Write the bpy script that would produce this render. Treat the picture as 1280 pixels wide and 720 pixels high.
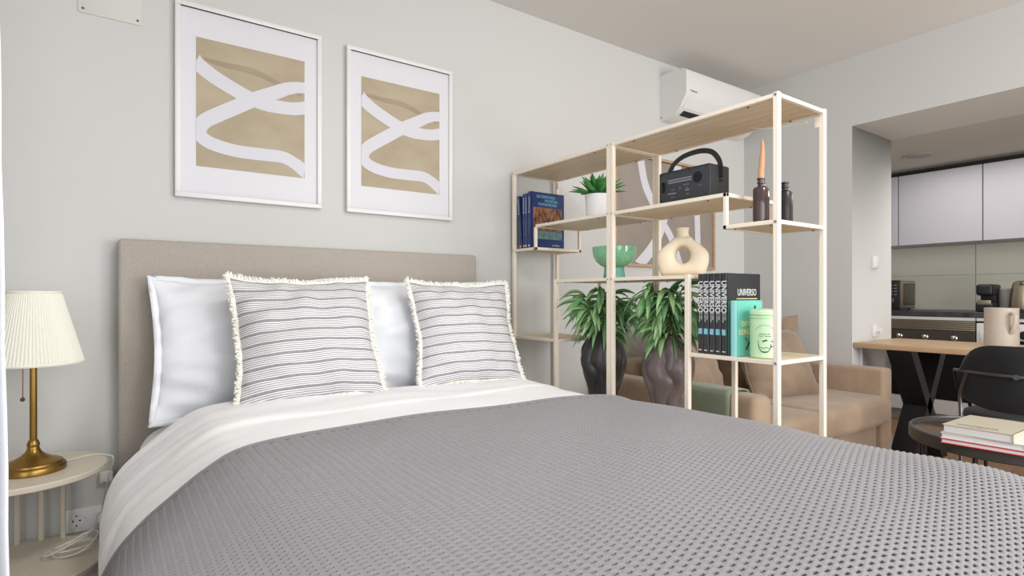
import bpy, bmesh, math, random
import numpy as np
from mathutils import Vector, Matrix
from math import sin, cos, pi, radians as R
random.seed(7); np.random.seed(7)
for o in list(bpy.data.objects): bpy.data.objects.remove(o)
SC = bpy.context.scene; COL = SC.collection

# ------------------------------------------------------------ camera
cd = bpy.data.cameras.new('camera'); cam = bpy.data.objects.new('camera', cd); COL.objects.link(cam)
cd.sensor_width = 36; cd.lens = 706/1280*36; cd.clip_start = .02
cd.shift_y = 9.5/1280
cam.location = (0, 0, 1.03); cam.rotation_euler = (R(90), 0, -math.atan2(.5766, .817))
SC.camera = cam
# ------------------------------------------------------------ world and light
W = bpy.data.worlds.new('world'); SC.world = W; W.use_nodes = True
W.node_tree.nodes['Background'].inputs[0].default_value = (.75, .86, 1, 1)
W.node_tree.nodes['Background'].inputs[1].default_value = 1.0
def area(name, loc, rot, sx, sy, power, color, spread=180):
    l = bpy.data.lights.new(name, 'AREA'); l.shape = 'RECTANGLE'; l.size = sx; l.size_y = sy
    l.energy = power; l.color = color; l.spread = R(spread)
    o = bpy.data.objects.new(name, l); o.location = loc; o.rotation_euler = rot; COL.objects.link(o); return o
area('window_daylight_left', (-1.12, -.35, 1.35), (0, R(-90), 0), 1.9, 1.7, 27, (.90, .95, 1))
area('window_daylight_back', (1.2, -1.72, 1.35), (R(90), 0, 0), 2.6, 2.0, 56, (.99, .99, 1))
area('window_daylight_back', (3.0, -1.72, 1.35), (R(90), 0, 0), .9, 2.0, 52, (1, .98, .95))
area('top_fill_light', (.75, .35, 2.46), (0, 0, 0), .4, .4, 17, (1, .985, .95))  # unseen fill light added overhead to brighten the bedding
area('kitchen_fill_light', (4.95, 1.35, 2.07), (0, 0, 0), .5, 1.2, 10, (1, .97, .92))  # unseen fill light added to brighten the kitchen
SC.view_settings.view_transform = 'Standard'; SC.view_settings.look = 'None'
SC.view_settings.gamma = 1; SC.view_settings.exposure = 0.05; SC.view_settings.use_curve_mapping = False

# ------------------------------------------------------------ materials
def srgb(r, g, b):
    f = lambda c: (c/255/12.92) if c/255 <= .04045 else ((c/255+.055)/1.055)**2.4
    return (f(r), f(g), f(b), 1)
def mat(name, rgb, rough=.6, metal=0, noise=0, nscale=20, bump=0, bscale=200, spec=None, coat=0, sheen=0, trans=0, stretch=None, rgb2=None, detail=4):
    m = bpy.data.materials.new(name); m.use_nodes = True; nt = m.node_tree; b = nt.nodes['Principled BSDF']
    c = srgb(*rgb); b.inputs['Base Color'].default_value = c
    b.inputs['Roughness'].default_value = rough; b.inputs['Metallic'].default_value = metal
    if spec is not None: b.inputs['Specular IOR Level'].default_value = spec
    if coat: b.inputs['Coat Weight'].default_value = coat
    if sheen: b.inputs['Sheen Weight'].default_value = sheen; b.inputs['Sheen Roughness'].default_value = .5
    if trans: b.inputs['Transmission Weight'].default_value = trans
    tc = nt.nodes.new('ShaderNodeTexCoord'); mp = nt.nodes.new('ShaderNodeMapping')
    nt.links.new(tc.outputs['Object'], mp.inputs[0])
    if stretch: mp.inputs['Scale'].default_value = stretch
    if noise or rgb2:
        n = nt.nodes.new('ShaderNodeTexNoise'); n.inputs['Scale'].default_value = nscale; n.inputs['Detail'].default_value = detail
        nt.links.new(mp.outputs[0], n.inputs['Vector'])
        mx = nt.nodes.new('ShaderNodeMix'); mx.data_type = 'RGBA'
        if rgb2: a, z = c, srgb(*rgb2)
        else:
            a = tuple(v*(1-noise) for v in c[:3])+(1,); z = tuple(min(1, v*(1+noise)) for v in c[:3])+(1,)
        mx.inputs[6].default_value = a; mx.inputs[7].default_value = z
        cr = nt.nodes.new('ShaderNodeMapRange'); cr.inputs[1].default_value = .3; cr.inputs[2].default_value = .7
        nt.links.new(n.outputs[0], cr.inputs[0]); nt.links.new(cr.outputs[0], mx.inputs[0])
        nt.links.new(mx.outputs[2], b.inputs['Base Color'])
    if bump:
        n2 = nt.nodes.new('ShaderNodeTexNoise'); n2.inputs['Scale'].default_value = bscale; n2.inputs['Detail'].default_value = 3
        nt.links.new(mp.outputs[0], n2.inputs['Vector'])
        bp = nt.nodes.new('ShaderNodeBump'); bp.inputs['Strength'].default_value = bump; bp.inputs['Distance'].default_value = .002
        nt.links.new(n2.outputs[0], bp.inputs['Height']); nt.links.new(bp.outputs[0], b.inputs['Normal'])
    return m
M = {}
M['wall'] = mat('wall_paint', (206, 206, 203), .85, bump=.15, bscale=60)
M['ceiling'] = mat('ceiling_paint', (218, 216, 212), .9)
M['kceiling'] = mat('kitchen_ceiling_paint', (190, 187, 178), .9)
M['white'] = mat('white_plastic', (228, 228, 226), .45)
M['acwhite'] = mat('air_conditioner_plastic', (228, 228, 226), .4)
M['acdark'] = mat('air_conditioner_slot', (30, 30, 32), .6)
M['grey_plastic'] = mat('grey_plastic', (150, 148, 144), .5)
M['frame_white'] = mat('white_lacquer', (228, 228, 227), .35)
M['mount'] = mat('mount_card', (220, 219, 224), .5)
M['oak'] = mat('oak_frame', (186, 156, 126), .5, noise=.12, nscale=12, stretch=(1, 1, 10))
M['shelf_metal'] = mat('champagne_metal', (240, 228, 211), .4, spec=.4)
M['screw'] = mat('steel_screw', (190, 190, 190), .3, 1)
def wood(name, c1, c2, axis='Y', rough=.5):
    st = {'X': (1, 14, 14), 'Y': (14, 1, 14), 'Z': (14, 14, 1)}[axis]
    return mat(name, c1, rough, rgb2=c2, nscale=4, stretch=st, detail=8)
M['shelf_wood'] = wood('shelf_ash_veneer', (224, 205, 176), (206, 184, 150), 'Y')
M['floor'] = None
M['tablewood'] = wood('table_oak', (214, 182, 146), (200, 166, 130), 'Y', .45)
M['headboard'] = mat('headboard_weave', (176, 167, 157), .95, noise=.10, nscale=260, bump=.5, bscale=900, sheen=.2)
M['linen_white'] = mat('white_cotton', (242, 244, 249), .9, bump=.9, bscale=13, sheen=.1)
M['duvet'] = mat('white_duvet_cotton', (250, 250, 251), .9, bump=.5, bscale=12, sheen=.1)
M['throw'] = mat('grey_waffle_knit', (130, 127, 129), .95, noise=.05, nscale=500, sheen=.25)
M['throw_hole_shadow'] = mat('knit_hole_shadow', (70, 68, 70), .95)  # shade inside the knit holes, put into the colour
M['fringe'] = mat('cream_yarn', (240, 238, 230), .95)
M['base_cloth'] = mat('bed_base_fabric', (150, 142, 134), .95, bump=.4, bscale=600)
M['nightstand'] = mat('cream_lacquer', (222, 212, 194), .45)
M['brass'] = mat('antique_brass', (160, 126, 66), .32, 1, noise=.1, nscale=8)
M['shade'] = mat('pleated_shade_cloth', (238, 236, 224), .9)
M['cord'] = mat('white_cord', (228, 224, 212), .5)
M['socket'] = mat('socket_plastic', (230, 230, 230), .35)
M['black'] = mat('black_plastic', (26, 27, 30), .5)
M['darkhole'] = mat('black_recess', (8, 8, 8), .8)
M['radio'] = mat('radio_charcoal', (52, 54, 60), .55)
M['radio_print'] = mat('radio_print', (128, 130, 136), .6)
M['leather'] = mat('black_leather', (34, 32, 32), .45, bump=.4, bscale=300)
M['copper'] = mat('copper_stud', (222, 160, 96), .25, 1)
M['bottle'] = mat('brown_glass', (62, 44, 42), .15, spec=.7, coat=.5)
M['dusty_bottle'] = mat('black_glass', (44, 36, 38), .25, spec=.6)
M['candle'] = mat('terracotta_candle', (202, 150, 112), .5)
M['greenglaze'] = mat('green_speckled_glaze', (140, 200, 160), .15, rgb2=(104, 170, 128), nscale=120, coat=.6)
M['teal_glaze'] = mat('teal_glaze', (96, 176, 156), .12, rgb2=(70, 150, 132), nscale=30, coat=.6)
M['donut'] = mat('cream_ceramic', (238, 222, 196), .75, bump=.3, bscale=150)
M['potwhite'] = mat('white_pot', (240, 240, 242), .5)
M['soil'] = mat('soil', (52, 40, 30), .95)
M['vase_black'] = mat('charcoal_vase', (70, 68, 68), .34, rgb2=(40, 39, 40), nscale=10, bump=.5, bscale=80)
M['vase_brown'] = mat('mauve_brown_vase', (122, 108, 106), .34, rgb2=(84, 72, 72), nscale=8, bump=.6, bscale=90)
M['leaf'] = mat('eucalyptus_leaf', (166, 202, 142), .38, rgb2=(112, 164, 106), nscale=9)
M['leaf_dark'] = mat('deep_leaf', (120, 166, 106), .4, rgb2=(78, 128, 80), nscale=9)
M['leaf_bright'] = mat('succulent_leaf', (84, 160, 70), .4, rgb2=(40, 108, 52), nscale=14)
M['spider_leaf'] = mat('pale_striped_leaf', (190, 208, 120), .5, rgb2=(150, 188, 90), nscale=20)
M['stem'] = mat('plant_stem', (128, 142, 84), .6)
M['book_blue'] = mat('navy_blue_cover', (34, 56, 112), .35)
M['pages'] = mat('book_pages', (236, 232, 222), .9)
M['book_black'] = mat('black_cover', (50, 50, 54), .35)
M['book_teal'] = mat('teal_cover', (94, 142, 132), .5)
M['book_aqua'] = mat('aqua_cover', (112, 200, 184), .4)
M['book_aqua2'] = mat('pale_aqua_spine', (150, 214, 212), .4)
M['label_blue'] = mat('pale_blue_label', (130, 196, 214), .5)
M['ink_white'] = mat('white_print', (225, 225, 225), .5)
M['ink_black'] = mat('black_print', (34, 40, 36), .5)
M['ink_cream'] = mat('cream_print', (238, 220, 160), .5)
M['ink_red'] = mat('red_print', (214, 62, 50), .5)
M['ink_tan'] = mat('tan_print', (176, 120, 90), .6, rgb2=(90, 62, 50), nscale=40)
M['ink_sea'] = mat('sea_print', (120, 158, 160), .6, rgb2=(84, 120, 118), nscale=50)
M['tin'] = mat('mint_tin', (200, 234, 190), .35)
M['sofa'] = mat('tan_suede', (178, 155, 131), .9, rgb2=(160, 137, 114), nscale=7, bump=.2, bscale=150, sheen=.3)
M['sofa_cushion'] = mat('taupe_suede', (158, 137, 116), .9, rgb2=(142, 121, 101), nscale=8, bump=.2, bscale=150, sheen=.3)
M['green_throw'] = mat('sage_throw', (138, 148, 128), .95, bump=.3, bscale=300, sheen=.3)
M['velvet'] = mat('black_velvet', (17, 19, 25), .8, rgb2=(10, 11, 15), nscale=9, sheen=.12)
M['gunmetal'] = mat('gunmetal_tube', (110, 108, 108), .3, .9)
M['black_metal'] = mat('black_steel', (32, 32, 34), .45, .3)
M['black_table'] = mat('charcoal_rim', (66, 64, 62), .4, .2)
M['smoked'] = mat('smoked_mirror_glass', (62, 66, 66), .06, spec=.9)
M['book_beige'] = mat('beige_linen_cover', (196, 188, 168), .8)
M['book_red'] = mat('red_cover', (206, 44, 44), .4)
M['book_white'] = mat('white_cover', (226, 226, 228), .5)
M['cabinet'] = mat('lilac_grey_cabinet', (178, 176, 183), .4)
M['cab_gap_shadow'] = mat('cabinet_gap_shadow', (52, 50, 46), .8)
M['backsplash'] = mat('backsplash_panel', (212, 210, 196), .35)
M['grout'] = mat('joint', (226, 224, 212), .6)
M['worktop'] = mat('slate_worktop', (72, 74, 80), .4, rgb2=(48, 50, 55), nscale=14)
M['steel'] = mat('brushed_steel', (170, 160, 142), .35, .9)
M['steel_dark'] = mat('dark_steel', (104, 98, 92), .35, .8)
M['oven_glass'] = mat('black_oven_glass', (10, 10, 12), .08)
M['chrome'] = mat('chrome', (220, 220, 220), .12, 1)
M['plinth'] = mat('white_plinth', (216, 216, 216), .5)
M['jug'] = mat('speckled_stoneware', (206, 196, 184), .5, rgb2=(190, 178, 166), nscale=140)
M['glass'] = mat('window_glass', (255, 255, 255), .0, trans=1)
M['curtain'] = mat('white_linen_curtain', (236, 238, 242), .95, bump=.4, bscale=400)
M['panelpaint'] = mat('painted_panel', (208, 207, 200), .6)
M['skirting'] = mat('skirting_paint', (220, 219, 216), .5)
def floor_mat():
    m = mat('wood_floor', (168, 132, 100), .5, rgb2=(140, 106, 78), nscale=3, stretch=(1, 12, 1), detail=8)
    nt = m.node_tree; b = nt.nodes['Principled BSDF']
    tc = nt.nodes.new('ShaderNodeTexCoord'); br = nt.nodes.new('ShaderNodeTexBrick'); br.inputs['Scale'].default_value = 1
    br.inputs['Brick Width'].default_value = 1.2; br.inputs['Row Height'].default_value = .14; br.inputs['Mortar Size'].default_value = .003
    nt.links.new(tc.outputs['Object'], br.inputs['Vector'])
    bp = nt.nodes.new('ShaderNodeBump'); bp.inputs['Strength'].default_value = .4; bp.inputs['Distance'].default_value = .002; bp.invert = True
    nt.links.new(br.outputs['Fac'], bp.inputs['Height']); nt.links.new(bp.outputs[0], b.inputs['Normal'])
    return m
M['floor'] = floor_mat()

def math_node(nt, op, a, b=None):
    n = nt.nodes.new('ShaderNodeMath'); n.operation = op
    for i, v in enumerate((a, b)):
        if v is None: continue
        if hasattr(v, 'links'): nt.links.new(v, n.inputs[i])
        else: n.inputs[i].default_value = v
    return n.outputs[0]
def stripe_mat():
    m = mat('striped_woven_cotton', (230, 228, 228), .95, sheen=.1); nt = m.node_tree; b = nt.nodes['Principled BSDF']
    uv = nt.nodes.new('ShaderNodeUVMap'); sp = nt.nodes.new('ShaderNodeSeparateXYZ'); nt.links.new(uv.outputs[0], sp.inputs[0])
    nz = nt.nodes.new('ShaderNodeTexNoise'); nz.inputs['Scale'].default_value = 7; nt.links.new(uv.outputs[0], nz.inputs['Vector'])
    v = math_node(nt, 'ADD', sp.outputs[1], math_node(nt, 'MULTIPLY', math_node(nt, 'SUBTRACT', nz.outputs[0], .5), .012))
    fine = math_node(nt, 'FRACT', math_node(nt, 'MULTIPLY', v, 66)); fine = math_node(nt, 'LESS_THAN', fine, .45)
    dash = math_node(nt, 'FRACT', math_node(nt, 'ADD', math_node(nt, 'MULTIPLY', sp.outputs[0], 190), math_node(nt, 'MULTIPLY', math_node(nt, 'FLOOR', math_node(nt, 'MULTIPLY', v, 66)), .37)))
    dash = math_node(nt, 'LESS_THAN', dash, .76)
    fine = math_node(nt, 'MULTIPLY', math_node(nt, 'MULTIPLY', fine, dash), .88)
    band = math_node(nt, 'FRACT', math_node(nt, 'ADD', math_node(nt, 'MULTIPLY', v, 11), .3)); band = math_node(nt, 'LESS_THAN', band, .15)
    n2 = nt.nodes.new('ShaderNodeTexNoise'); n2.inputs['Scale'].default_value = 120; nt.links.new(uv.outputs[0], n2.inputs['Vector'])
    band = math_node(nt, 'MULTIPLY', band, math_node(nt, 'ADD', math_node(nt, 'MULTIPLY', n2.outputs[0], .8), .25))
    f = math_node(nt, 'MAXIMUM', fine, band)
    mx = nt.nodes.new('ShaderNodeMix'); mx.data_type = 'RGBA'; mx.inputs[6].default_value = srgb(238, 236, 236); mx.inputs[7].default_value = srgb(78, 79, 92)
    nt.links.new(f, mx.inputs[0]); nt.links.new(mx.outputs[2], b.inputs['Base Color'])
    bp = nt.nodes.new('ShaderNodeBump'); bp.inputs['Strength'].default_value = .5; bp.inputs['Distance'].default_value = .002; bp.invert = True
    nt.links.new(f, bp.inputs['Height']); nt.links.new(bp.outputs[0], b.inputs['Normal'])
    return m
M['stripe'] = stripe_mat()
M['art_beige'] = mat('art_wash', (184, 171, 147), .6, rgb2=(166, 151, 125), nscale=4, stretch=(1, 1, 2))
M['art_wash'] = mat('art_wash_dark', (168, 152, 128), .6, rgb2=(154, 138, 114), nscale=8)
M['art_taupe'] = mat('art_taupe', (158, 148, 138), .6, rgb2=(142, 132, 122), nscale=3)
M['art_white'] = mat('art_white_stroke', (214, 213, 220), .6)

# ------------------------------------------------------------ mesh helpers
class MB:
    def __init__(s): s.bm = bmesh.new()
    def box(s, x0, x1, y0, y1, z0, z1, bev=0, seg=2, mtx=None):
        r = bmesh.ops.create_cube(s.bm, size=1)
        vs = r['verts']
        for v in vs: v.co = Vector(((x0+x1)/2+v.co.x*(x1-x0), (y0+y1)/2+v.co.y*(y1-y0), (z0+z1)/2+v.co.z*(z1-z0)))
        if bev:
            es = list({e for v in vs for e in v.link_edges})
            q = bmesh.ops.bevel(s.bm, geom=es, offset=bev, segments=seg, profile=.5, affect='EDGES')
            vs = list({v for f in q['faces'] for v in f.verts} | {v for v in vs if v.is_valid})
        if mtx: bmesh.ops.transform(s.bm, matrix=mtx, verts=vs)
        return s
    def tube(s, pts, r, n=8, closed=False, flat=None, cap=True):
        pts = [Vector(p) for p in pts]; k = len(pts); rs = r if isinstance(r, (list, tuple)) else [r]*k
        rings = []; up = None
        for i, p in enumerate(pts):
            if closed: d = pts[(i+1) % k]-pts[i-1]
            else: d = pts[min(i+1, k-1)]-pts[max(i-1, 0)]
            d.normalize()
            if up is None:
                up = Vector((0, 0, 1)) if abs(d.z) < .9 else Vector((1, 0, 0))
            a = d.cross(up)
            if a.length < 1e-5: a = d.orthogonal()
            a.normalize(); b = a.cross(d).normalized(); up = b
            fl = flat or (1, 1)
            rings.append([s.bm.verts.new(p+(a*cos(2*pi*j/n+pi/n)*fl[0]+b*sin(2*pi*j/n+pi/n)*fl[1])*rs[i]) for j in range(n)])
        for i in range(k if closed else k-1):
            A, B = rings[i], rings[(i+1) % k]
            for j in range(n): s.bm.faces.new((A[j], A[(j+1) % n], B[(j+1) % n], B[j]))
        if not closed and cap:
            s.bm.faces.new(rings[0]); s.bm.faces.new(rings[-1][::-1])
        return s
    def lathe(s, prof, c=(0, 0, 0), n=48, f=None):
        rings = []
        for r, z in prof:
            ring = []
            for j in range(n):
                a = 2*pi*j/n; rr, zz = f(a, r, z) if f else (r, z)
                ring.append(s.bm.verts.new((c[0]+rr*cos(a), c[1]+rr*sin(a), c[2]+zz)))
            rings.append(ring)
        for A, B in zip(rings, rings[1:]):
            for j in range(n): s.bm.faces.new((A[j], A[(j+1) % n], B[(j+1) % n], B[j]))
        if prof[0][0] > 1e-6 and prof[0] != prof[-1]: s.bm.faces.new(rings[0][::-1])
        if prof[-1][0] > 1e-6 and prof[0] != prof[-1]: s.bm.faces.new(rings[-1])
        return s
    def poly(s, pts, ext):            # extruded polygon; ext is a vector
        a = [s.bm.verts.new(p) for p in pts]; e = Vector(ext); b = [s.bm.verts.new(Vector(p)+e) for p in pts]
        s.bm.faces.new(a[::-1]); s.bm.faces.new(b)
        for i in range(len(a)): s.bm.faces.new((a[i], a[(i+1) % len(a)], b[(i+1) % len(a)], b[i]))
        return s
    def grid(s, P, closed_u=False):
        V = [[s.bm.verts.new(p) for p in row] for row in P]
        for i in range(len(V)-1):
            for j in range(len(V[0])-1): s.bm.faces.new((V[i][j], V[i][j+1], V[i+1][j+1], V[i+1][j]))
        return s
    def build(s, name, m, parent=None, loc=None, rot=None, smooth=True, ang=32):
        bmesh.ops.remove_doubles(s.bm, verts=s.bm.verts, dist=1e-6)
        bmesh.ops.recalc_face_normals(s.bm, faces=s.bm.faces)
        if smooth:
            for f in s.bm.faces: f.smooth = True
            for e in s.bm.edges:
                if len(e.link_faces) == 2 and e.calc_face_angle(0) > R(ang): e.smooth = False
        me = bpy.data.meshes.new(name); s.bm.to_mesh(me); s.bm.free()
        me.materials.append(M[m] if isinstance(m, str) else m)
        o = bpy.data.objects.new(name, me); COL.objects.link(o)
        if parent: o.parent = parent
        if loc: o.location = loc
        if rot: o.rotation_euler = rot
        return o
def tag(o, label=None, cat=None, group=None, kind=None):
    if label: o['label'] = label
    if cat: o['category'] = cat
    if group: o['group'] = group
    if kind: o['kind'] = kind
    return o
def thing(name, label, cat, loc=(0, 0, 0), rz=0, group=None):
    o = bpy.data.objects.new(name, None); COL.objects.link(o); o.location = loc; o.rotation_euler = (0, 0, rz); o.empty_display_size = .1
    return tag(o, label, cat, group)
def struct(o): return tag(o, kind='structure')
def copy_tree(o, parent=None):
    kids = [c for c in bpy.data.objects if c.parent == o]
    c = o.copy(); COL.objects.link(c); c.parent = parent
    for k in kids: copy_tree(k, c)
    return c
def box(name, m, x0, x1, y0, y1, z0, z1, bev=0, parent=None, seg=2): return MB().box(x0, x1, y0, y1, z0, z1, bev, seg).build(name, m, parent)
def text(name, s, size, m, parent, mtx, ext=.0004, align='CENTER', sx=1.0, bold=0):
    cu = bpy.data.curves.new(name, 'FONT'); cu.body = s; cu.size = size; cu.extrude = ext; cu.align_x = align; cu.align_y = 'CENTER'; cu.offset = bold
    cu.resolution_u = 3
    t = bpy.data.objects.new(name, cu); COL.objects.link(t); bpy.context.view_layer.update()
    me = bpy.data.meshes.new_from_object(t.evaluated_get(bpy.context.evaluated_depsgraph_get()))
    bpy.data.objects.remove(t); bpy.data.curves.remove(cu)
    me.transform(mtx @ Matrix.Diagonal((sx, 1, 1, 1))); me.materials.clear(); me.materials.append(M[m])
    o = bpy.data.objects.new(name, me); COL.objects.link(o)
    if parent: o.parent = parent
    return o
def fr(o, x, y):   # frame matrix: origin o, text x axis, text y axis
    x = Vector(x).normalized(); y = Vector(y).normalized(); z = x.cross(y)
    m = Matrix((x, y, z)).transposed().to_4x4(); m.translation = Vector(o); return m
def cat(pts, n=8, closed=False):
    pts = [Vector(p) for p in pts]; k = len(pts); out = []
    for i in range(k if closed else k-1):
        if closed: a, b, c, d = pts[i-1], pts[i], pts[(i+1) % k], pts[(i+2) % k]
        else: a, b, c, d = pts[max(i-1, 0)], pts[i], pts[i+1], pts[min(i+2, k-1)]
        for j in range(n):
            t = j/n; out.append(.5*((2*b)+(c-a)*t+(2*a-5*b+4*c-d)*t*t+(3*b-a-3*c+d)*t**3))
    if not closed: out.append(pts[-1])
    return out

# ------------------------------------------------------------ the room
WX = 3.805; WY = 2.42; CZ = 2.535; LX = -1.2; BY = -1.8; JX = 4.379; JY = 1.673; KX = 5.9; KY = 2.62; KZ = 2.10; OY = -1.3
struct(box('floor', 'floor', LX-.2, KX+.2, BY-.2, KY+.2, -.1, 0))
struct(box('ceiling', 'ceiling', LX-.2, WX, BY-.2, WY+.2, CZ, CZ+.15))
struct(box('wall_headboard', 'wall', LX-.2, WX, WY, WY+.2, 0, CZ))
m = MB(); m.box(WX, JX, JY, KY+.2, 0, CZ+.15); m.box(WX, JX, OY, JY, KZ, CZ+.15); m.box(WX, JX, BY-.2, OY, 0, CZ+.15)
struct(m.build('wall_kitchen_side', 'wall'))
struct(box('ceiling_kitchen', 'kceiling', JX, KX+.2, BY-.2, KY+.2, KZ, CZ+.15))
struct(box('wall_kitchen', 'wall', KX, KX+.2, BY-.2, KY+.2, 0, KZ))
struct(box('wall_kitchen_end', 'wall', JX, KX, KY, KY+.2, 0, KZ))
# left wall with a window
m = MB(); m.box(LX-.2, LX, BY-.2, -1.3, 0, CZ); m.box(LX-.2, LX, .6, WY, 0, CZ); m.box(LX-.2, LX, -1.3, .6, 0, .45); m.box(LX-.2, LX, -1.3, .6, 2.25, CZ)
struct(m.build('wall_left', 'wall'))
m = MB(); m.box(LX, -.2, BY-.2, BY, 0, CZ); m.box(3.5, KX, BY-.2, BY, 0, CZ); m.box(-.2, 3.5, BY-.2, BY, 2.35, CZ); m.box(-.2, 3.5, BY-.2, BY, 0, .3)
struct(m.build('wall_back', 'wall'))
def window(name, axis, c, a0, a1, z0, z1, n):
    m = MB(); g = MB(); w = .05
    def bx(mb, p0, p1, q0, q1, t0, t1):
        if axis == 'X': mb.box(c+t0, c+t1, p0, p1, q0, q1)
        else: mb.box(p0, p1, c+t0, c+t1, q0, q1)
    bx(m, a0, a1, z0, z0+w, -.04, .04); bx(m, a0, a1, z1-w, z1, -.04, .04)
    for i in range(n+1):
        p = a0+(a1-a0-w)*i/n; bx(m, p, p+w, z0+w, z1-w, -.04, .04)
    bx(g, a0+w, a1-w, z0+w, z1-w, -.004, .004)
    f = struct(m.build(name, 'frame_white')); g.build('window_pane', 'glass', f)
window('window_1', 'X', LX-.1, -1.3, .6, .45, 2.25, 2)
window('window_2', 'Y', BY-.1, -.2, 3.5, .3, 2.35, 4)
struct(box('baseboard_headboard', 'skirting', LX, WX, WY-.012, WY, 0, .08))
struct(box('baseboard_right', 'skirting', WX-.012, WX, JY, WY-.012, 0, .08))
struct(box('baseboard_jamb', 'skirting', WX, JX, JY-.012, JY, 0, .08))
# access panel on the wall
p = thing('access_panel', 'flat white painted access panel screwed high on the wall above the lamp', 'panel', (-.007, WY, 2.14))
MB().box(-.092, .092, -.004, 0, -.145, .145, .002).build('cover_plate', 'panelpaint', p)
for sx in (-1, 1):
    for sz in (-1, 1): MB().tube([(sx*.078, -.003, sz*.13), (sx*.078, -.006, sz*.13)], .004).build('screw', 'steel_dark', p)

# ------------------------------------------------------------ bed
XL, XR = -.03, 1.56
prof = [(-.028, .22), (-.03, .32), (-.026, .42), (.005, .505), (.05, .56), (.10, .602), (.165, .65), (.235, .683), (.36, .694), (.55, .692), (.78, .692), (1.0, .692), (1.2, .692), (1.33, .69), (1.42, .676), (1.49, .645), (1.535, .59), (1.555, .51), (1.56, .4), (1.558, .26)]
PC = cat([(x, 0, z) for x, z in prof], 12)
PX = np.array([p.x for p in PC]); PZ = np.array([p.z for p in PC])
PS = np.concatenate([[0], np.cumsum(np.hypot(np.diff(PX), np.diff(PZ)))])
def foot(y_arc, yfar, yfoot=.13):   # arc length along the bed from yfar towards the foot -> (y, drop, normal y, normal z)
    r = .26; straight = yfar-(yfoot+r)
    a = np.clip((y_arc-straight)/(r*1.25), 0, None)
    th = np.minimum(a, pi/2)
    y = np.where(y_arc <= straight, yfar-y_arc, yfoot+r-r*np.sin(th))
    dz = np.where(y_arc <= straight, 0, r*.75*(1-np.cos(th)))+np.clip(a-pi/2, 0, None)*r*1.25
    return y, dz, np.where(y_arc <= straight, 0, np.sin(th))
def wave(x, y):
    return (.0035*np.sin(5.1*x+2.3*y+1)+.003*np.sin(-3.7*x+7.9*y)+.002*np.sin(11*x+9*y+2)+.0015*np.sin(17*y-13*x))
def bed_sheet(name, m, s0, s1, yfar, arclen, ds, dy, off, height=None, parent=None, extra=None, inner=None):
    S = np.linspace(s0, s1, int((s1-s0)/ds)+1); T = np.linspace(0, arclen, int(arclen/dy)+1)
    x = np.interp(S, PS, PX); z = np.interp(S, PS, PZ)
    tx = np.gradient(x, S); tz = np.gradient(z, S); ln = np.hypot(tx, tz); nx = -tz/ln; nz = tx/ln
    y, dz, ny = foot(T, yfar)
    X, Y = np.meshgrid(x, y); SS, TT = np.meshgrid(S, T)
    NX = np.broadcast_to(nx, X.shape); NZ = nz[None, :]*np.sqrt(1-ny**2)[:, None]; NY = -ny[:, None]*np.ones_like(X)
    Z = z[None, :]-dz[:, None]*np.ones_like(X)
    NX = NX*np.sqrt(1-ny**2)[:, None]
    h = off+wave(X, Y)
    if height is not None: h = h+height(SS, TT)
    if extra is not None: h = h+extra(X, Y, SS)
    X = X+NX*h; Y2 = Y+NY*h; Z = Z+NZ*h
    nT, nS = X.shape
    co = np.stack([X, Y2, Z], -1).reshape(-1, 3).astype(np.float32)
    i = np.arange(nT*nS).reshape(nT, nS); q = np.stack([i[:-1, :-1], i[1:, :-1], i[1:, 1:], i[:-1, 1:]], -1).reshape(-1, 4)
    me = bpy.data.meshes.new(name); me.vertices.add(len(co)); me.vertices.foreach_set('co', co.ravel())
    me.loops.add(q.size); me.loops.foreach_set('vertex_index', q.ravel().astype(np.int32))
    me.polygons.add(len(q)); me.polygons.foreach_set('loop_start', np.arange(0, q.size, 4, dtype=np.int32)); me.polygons.foreach_set('loop_total', np.full(len(q), 4, dtype=np.int32))
    me.polygons.foreach_set('use_smooth', np.ones(len(q), dtype=bool)); me.update(calc_edges=True); me.validate()
    me.materials.append(M[m])
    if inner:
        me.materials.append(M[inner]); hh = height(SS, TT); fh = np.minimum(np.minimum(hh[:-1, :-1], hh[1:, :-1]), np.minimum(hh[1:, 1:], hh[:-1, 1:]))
        me.polygons.foreach_set('material_index', (fh < -.0050).ravel().astype(np.int32))  # deepest hole faces take the painted shade colour
    o = bpy.data.objects.new(name, me); COL.objects.link(o)
    if parent: o.parent = parent
    return o, np.stack([X, Y2, Z], -1)
bed = thing('bed', 'double bed with beige fabric headboard standing against the picture wall', 'bed', (0, 0, 0))
MB().box(.012, 1.447, 2.345, 2.415, .06, 1.226, .014, 4).build('headboard', 'headboard', bed)
MB().box(.06, 1.465, .42, 2.34, .06, .30, .02, 3).build('bed_base', 'base_cloth', bed)
MB().box(.065, 1.47, .39, 2.335, .302, .588, .10, 8).build('mattress', 'linen_white', bed)
for x in (.1, 1.42):
    for y in (.45, 2.25): MB().tube([(x, y, 0), (x, y, .065)], .022, 12).build('leg', 'black', bed)
def duvet_extra(X, Y, S):
    e = np.zeros_like(X)
    fold = .009/(1+np.exp(-(Y-(1.655+.06*X))/.006)); e += fold                         # turned-back band
    e -= .02*np.clip((Y-1.97)/.10, 0, 1)**2                                            # far edge tucks down
    side = np.clip((.3-X)/.3, 0, 1)
    e += side*(.0035*np.sin(60*Y+6*S)+.003*np.sin(31*Y-9*S)+.0025*np.sin(97*Y+14*S))*np.clip((Y-1.1)/.4, 0, 1)
    e += .0018*np.sin(40*Y+3*np.sin(6*X))*np.clip((Y-1.6)/.1, 0, 1)
    return e
duv, _ = bed_sheet('duvet', 'duvet', .0, PS[-1], 2.06, 2.35, .008, .006, -.012, extra=duvet_extra)
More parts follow.
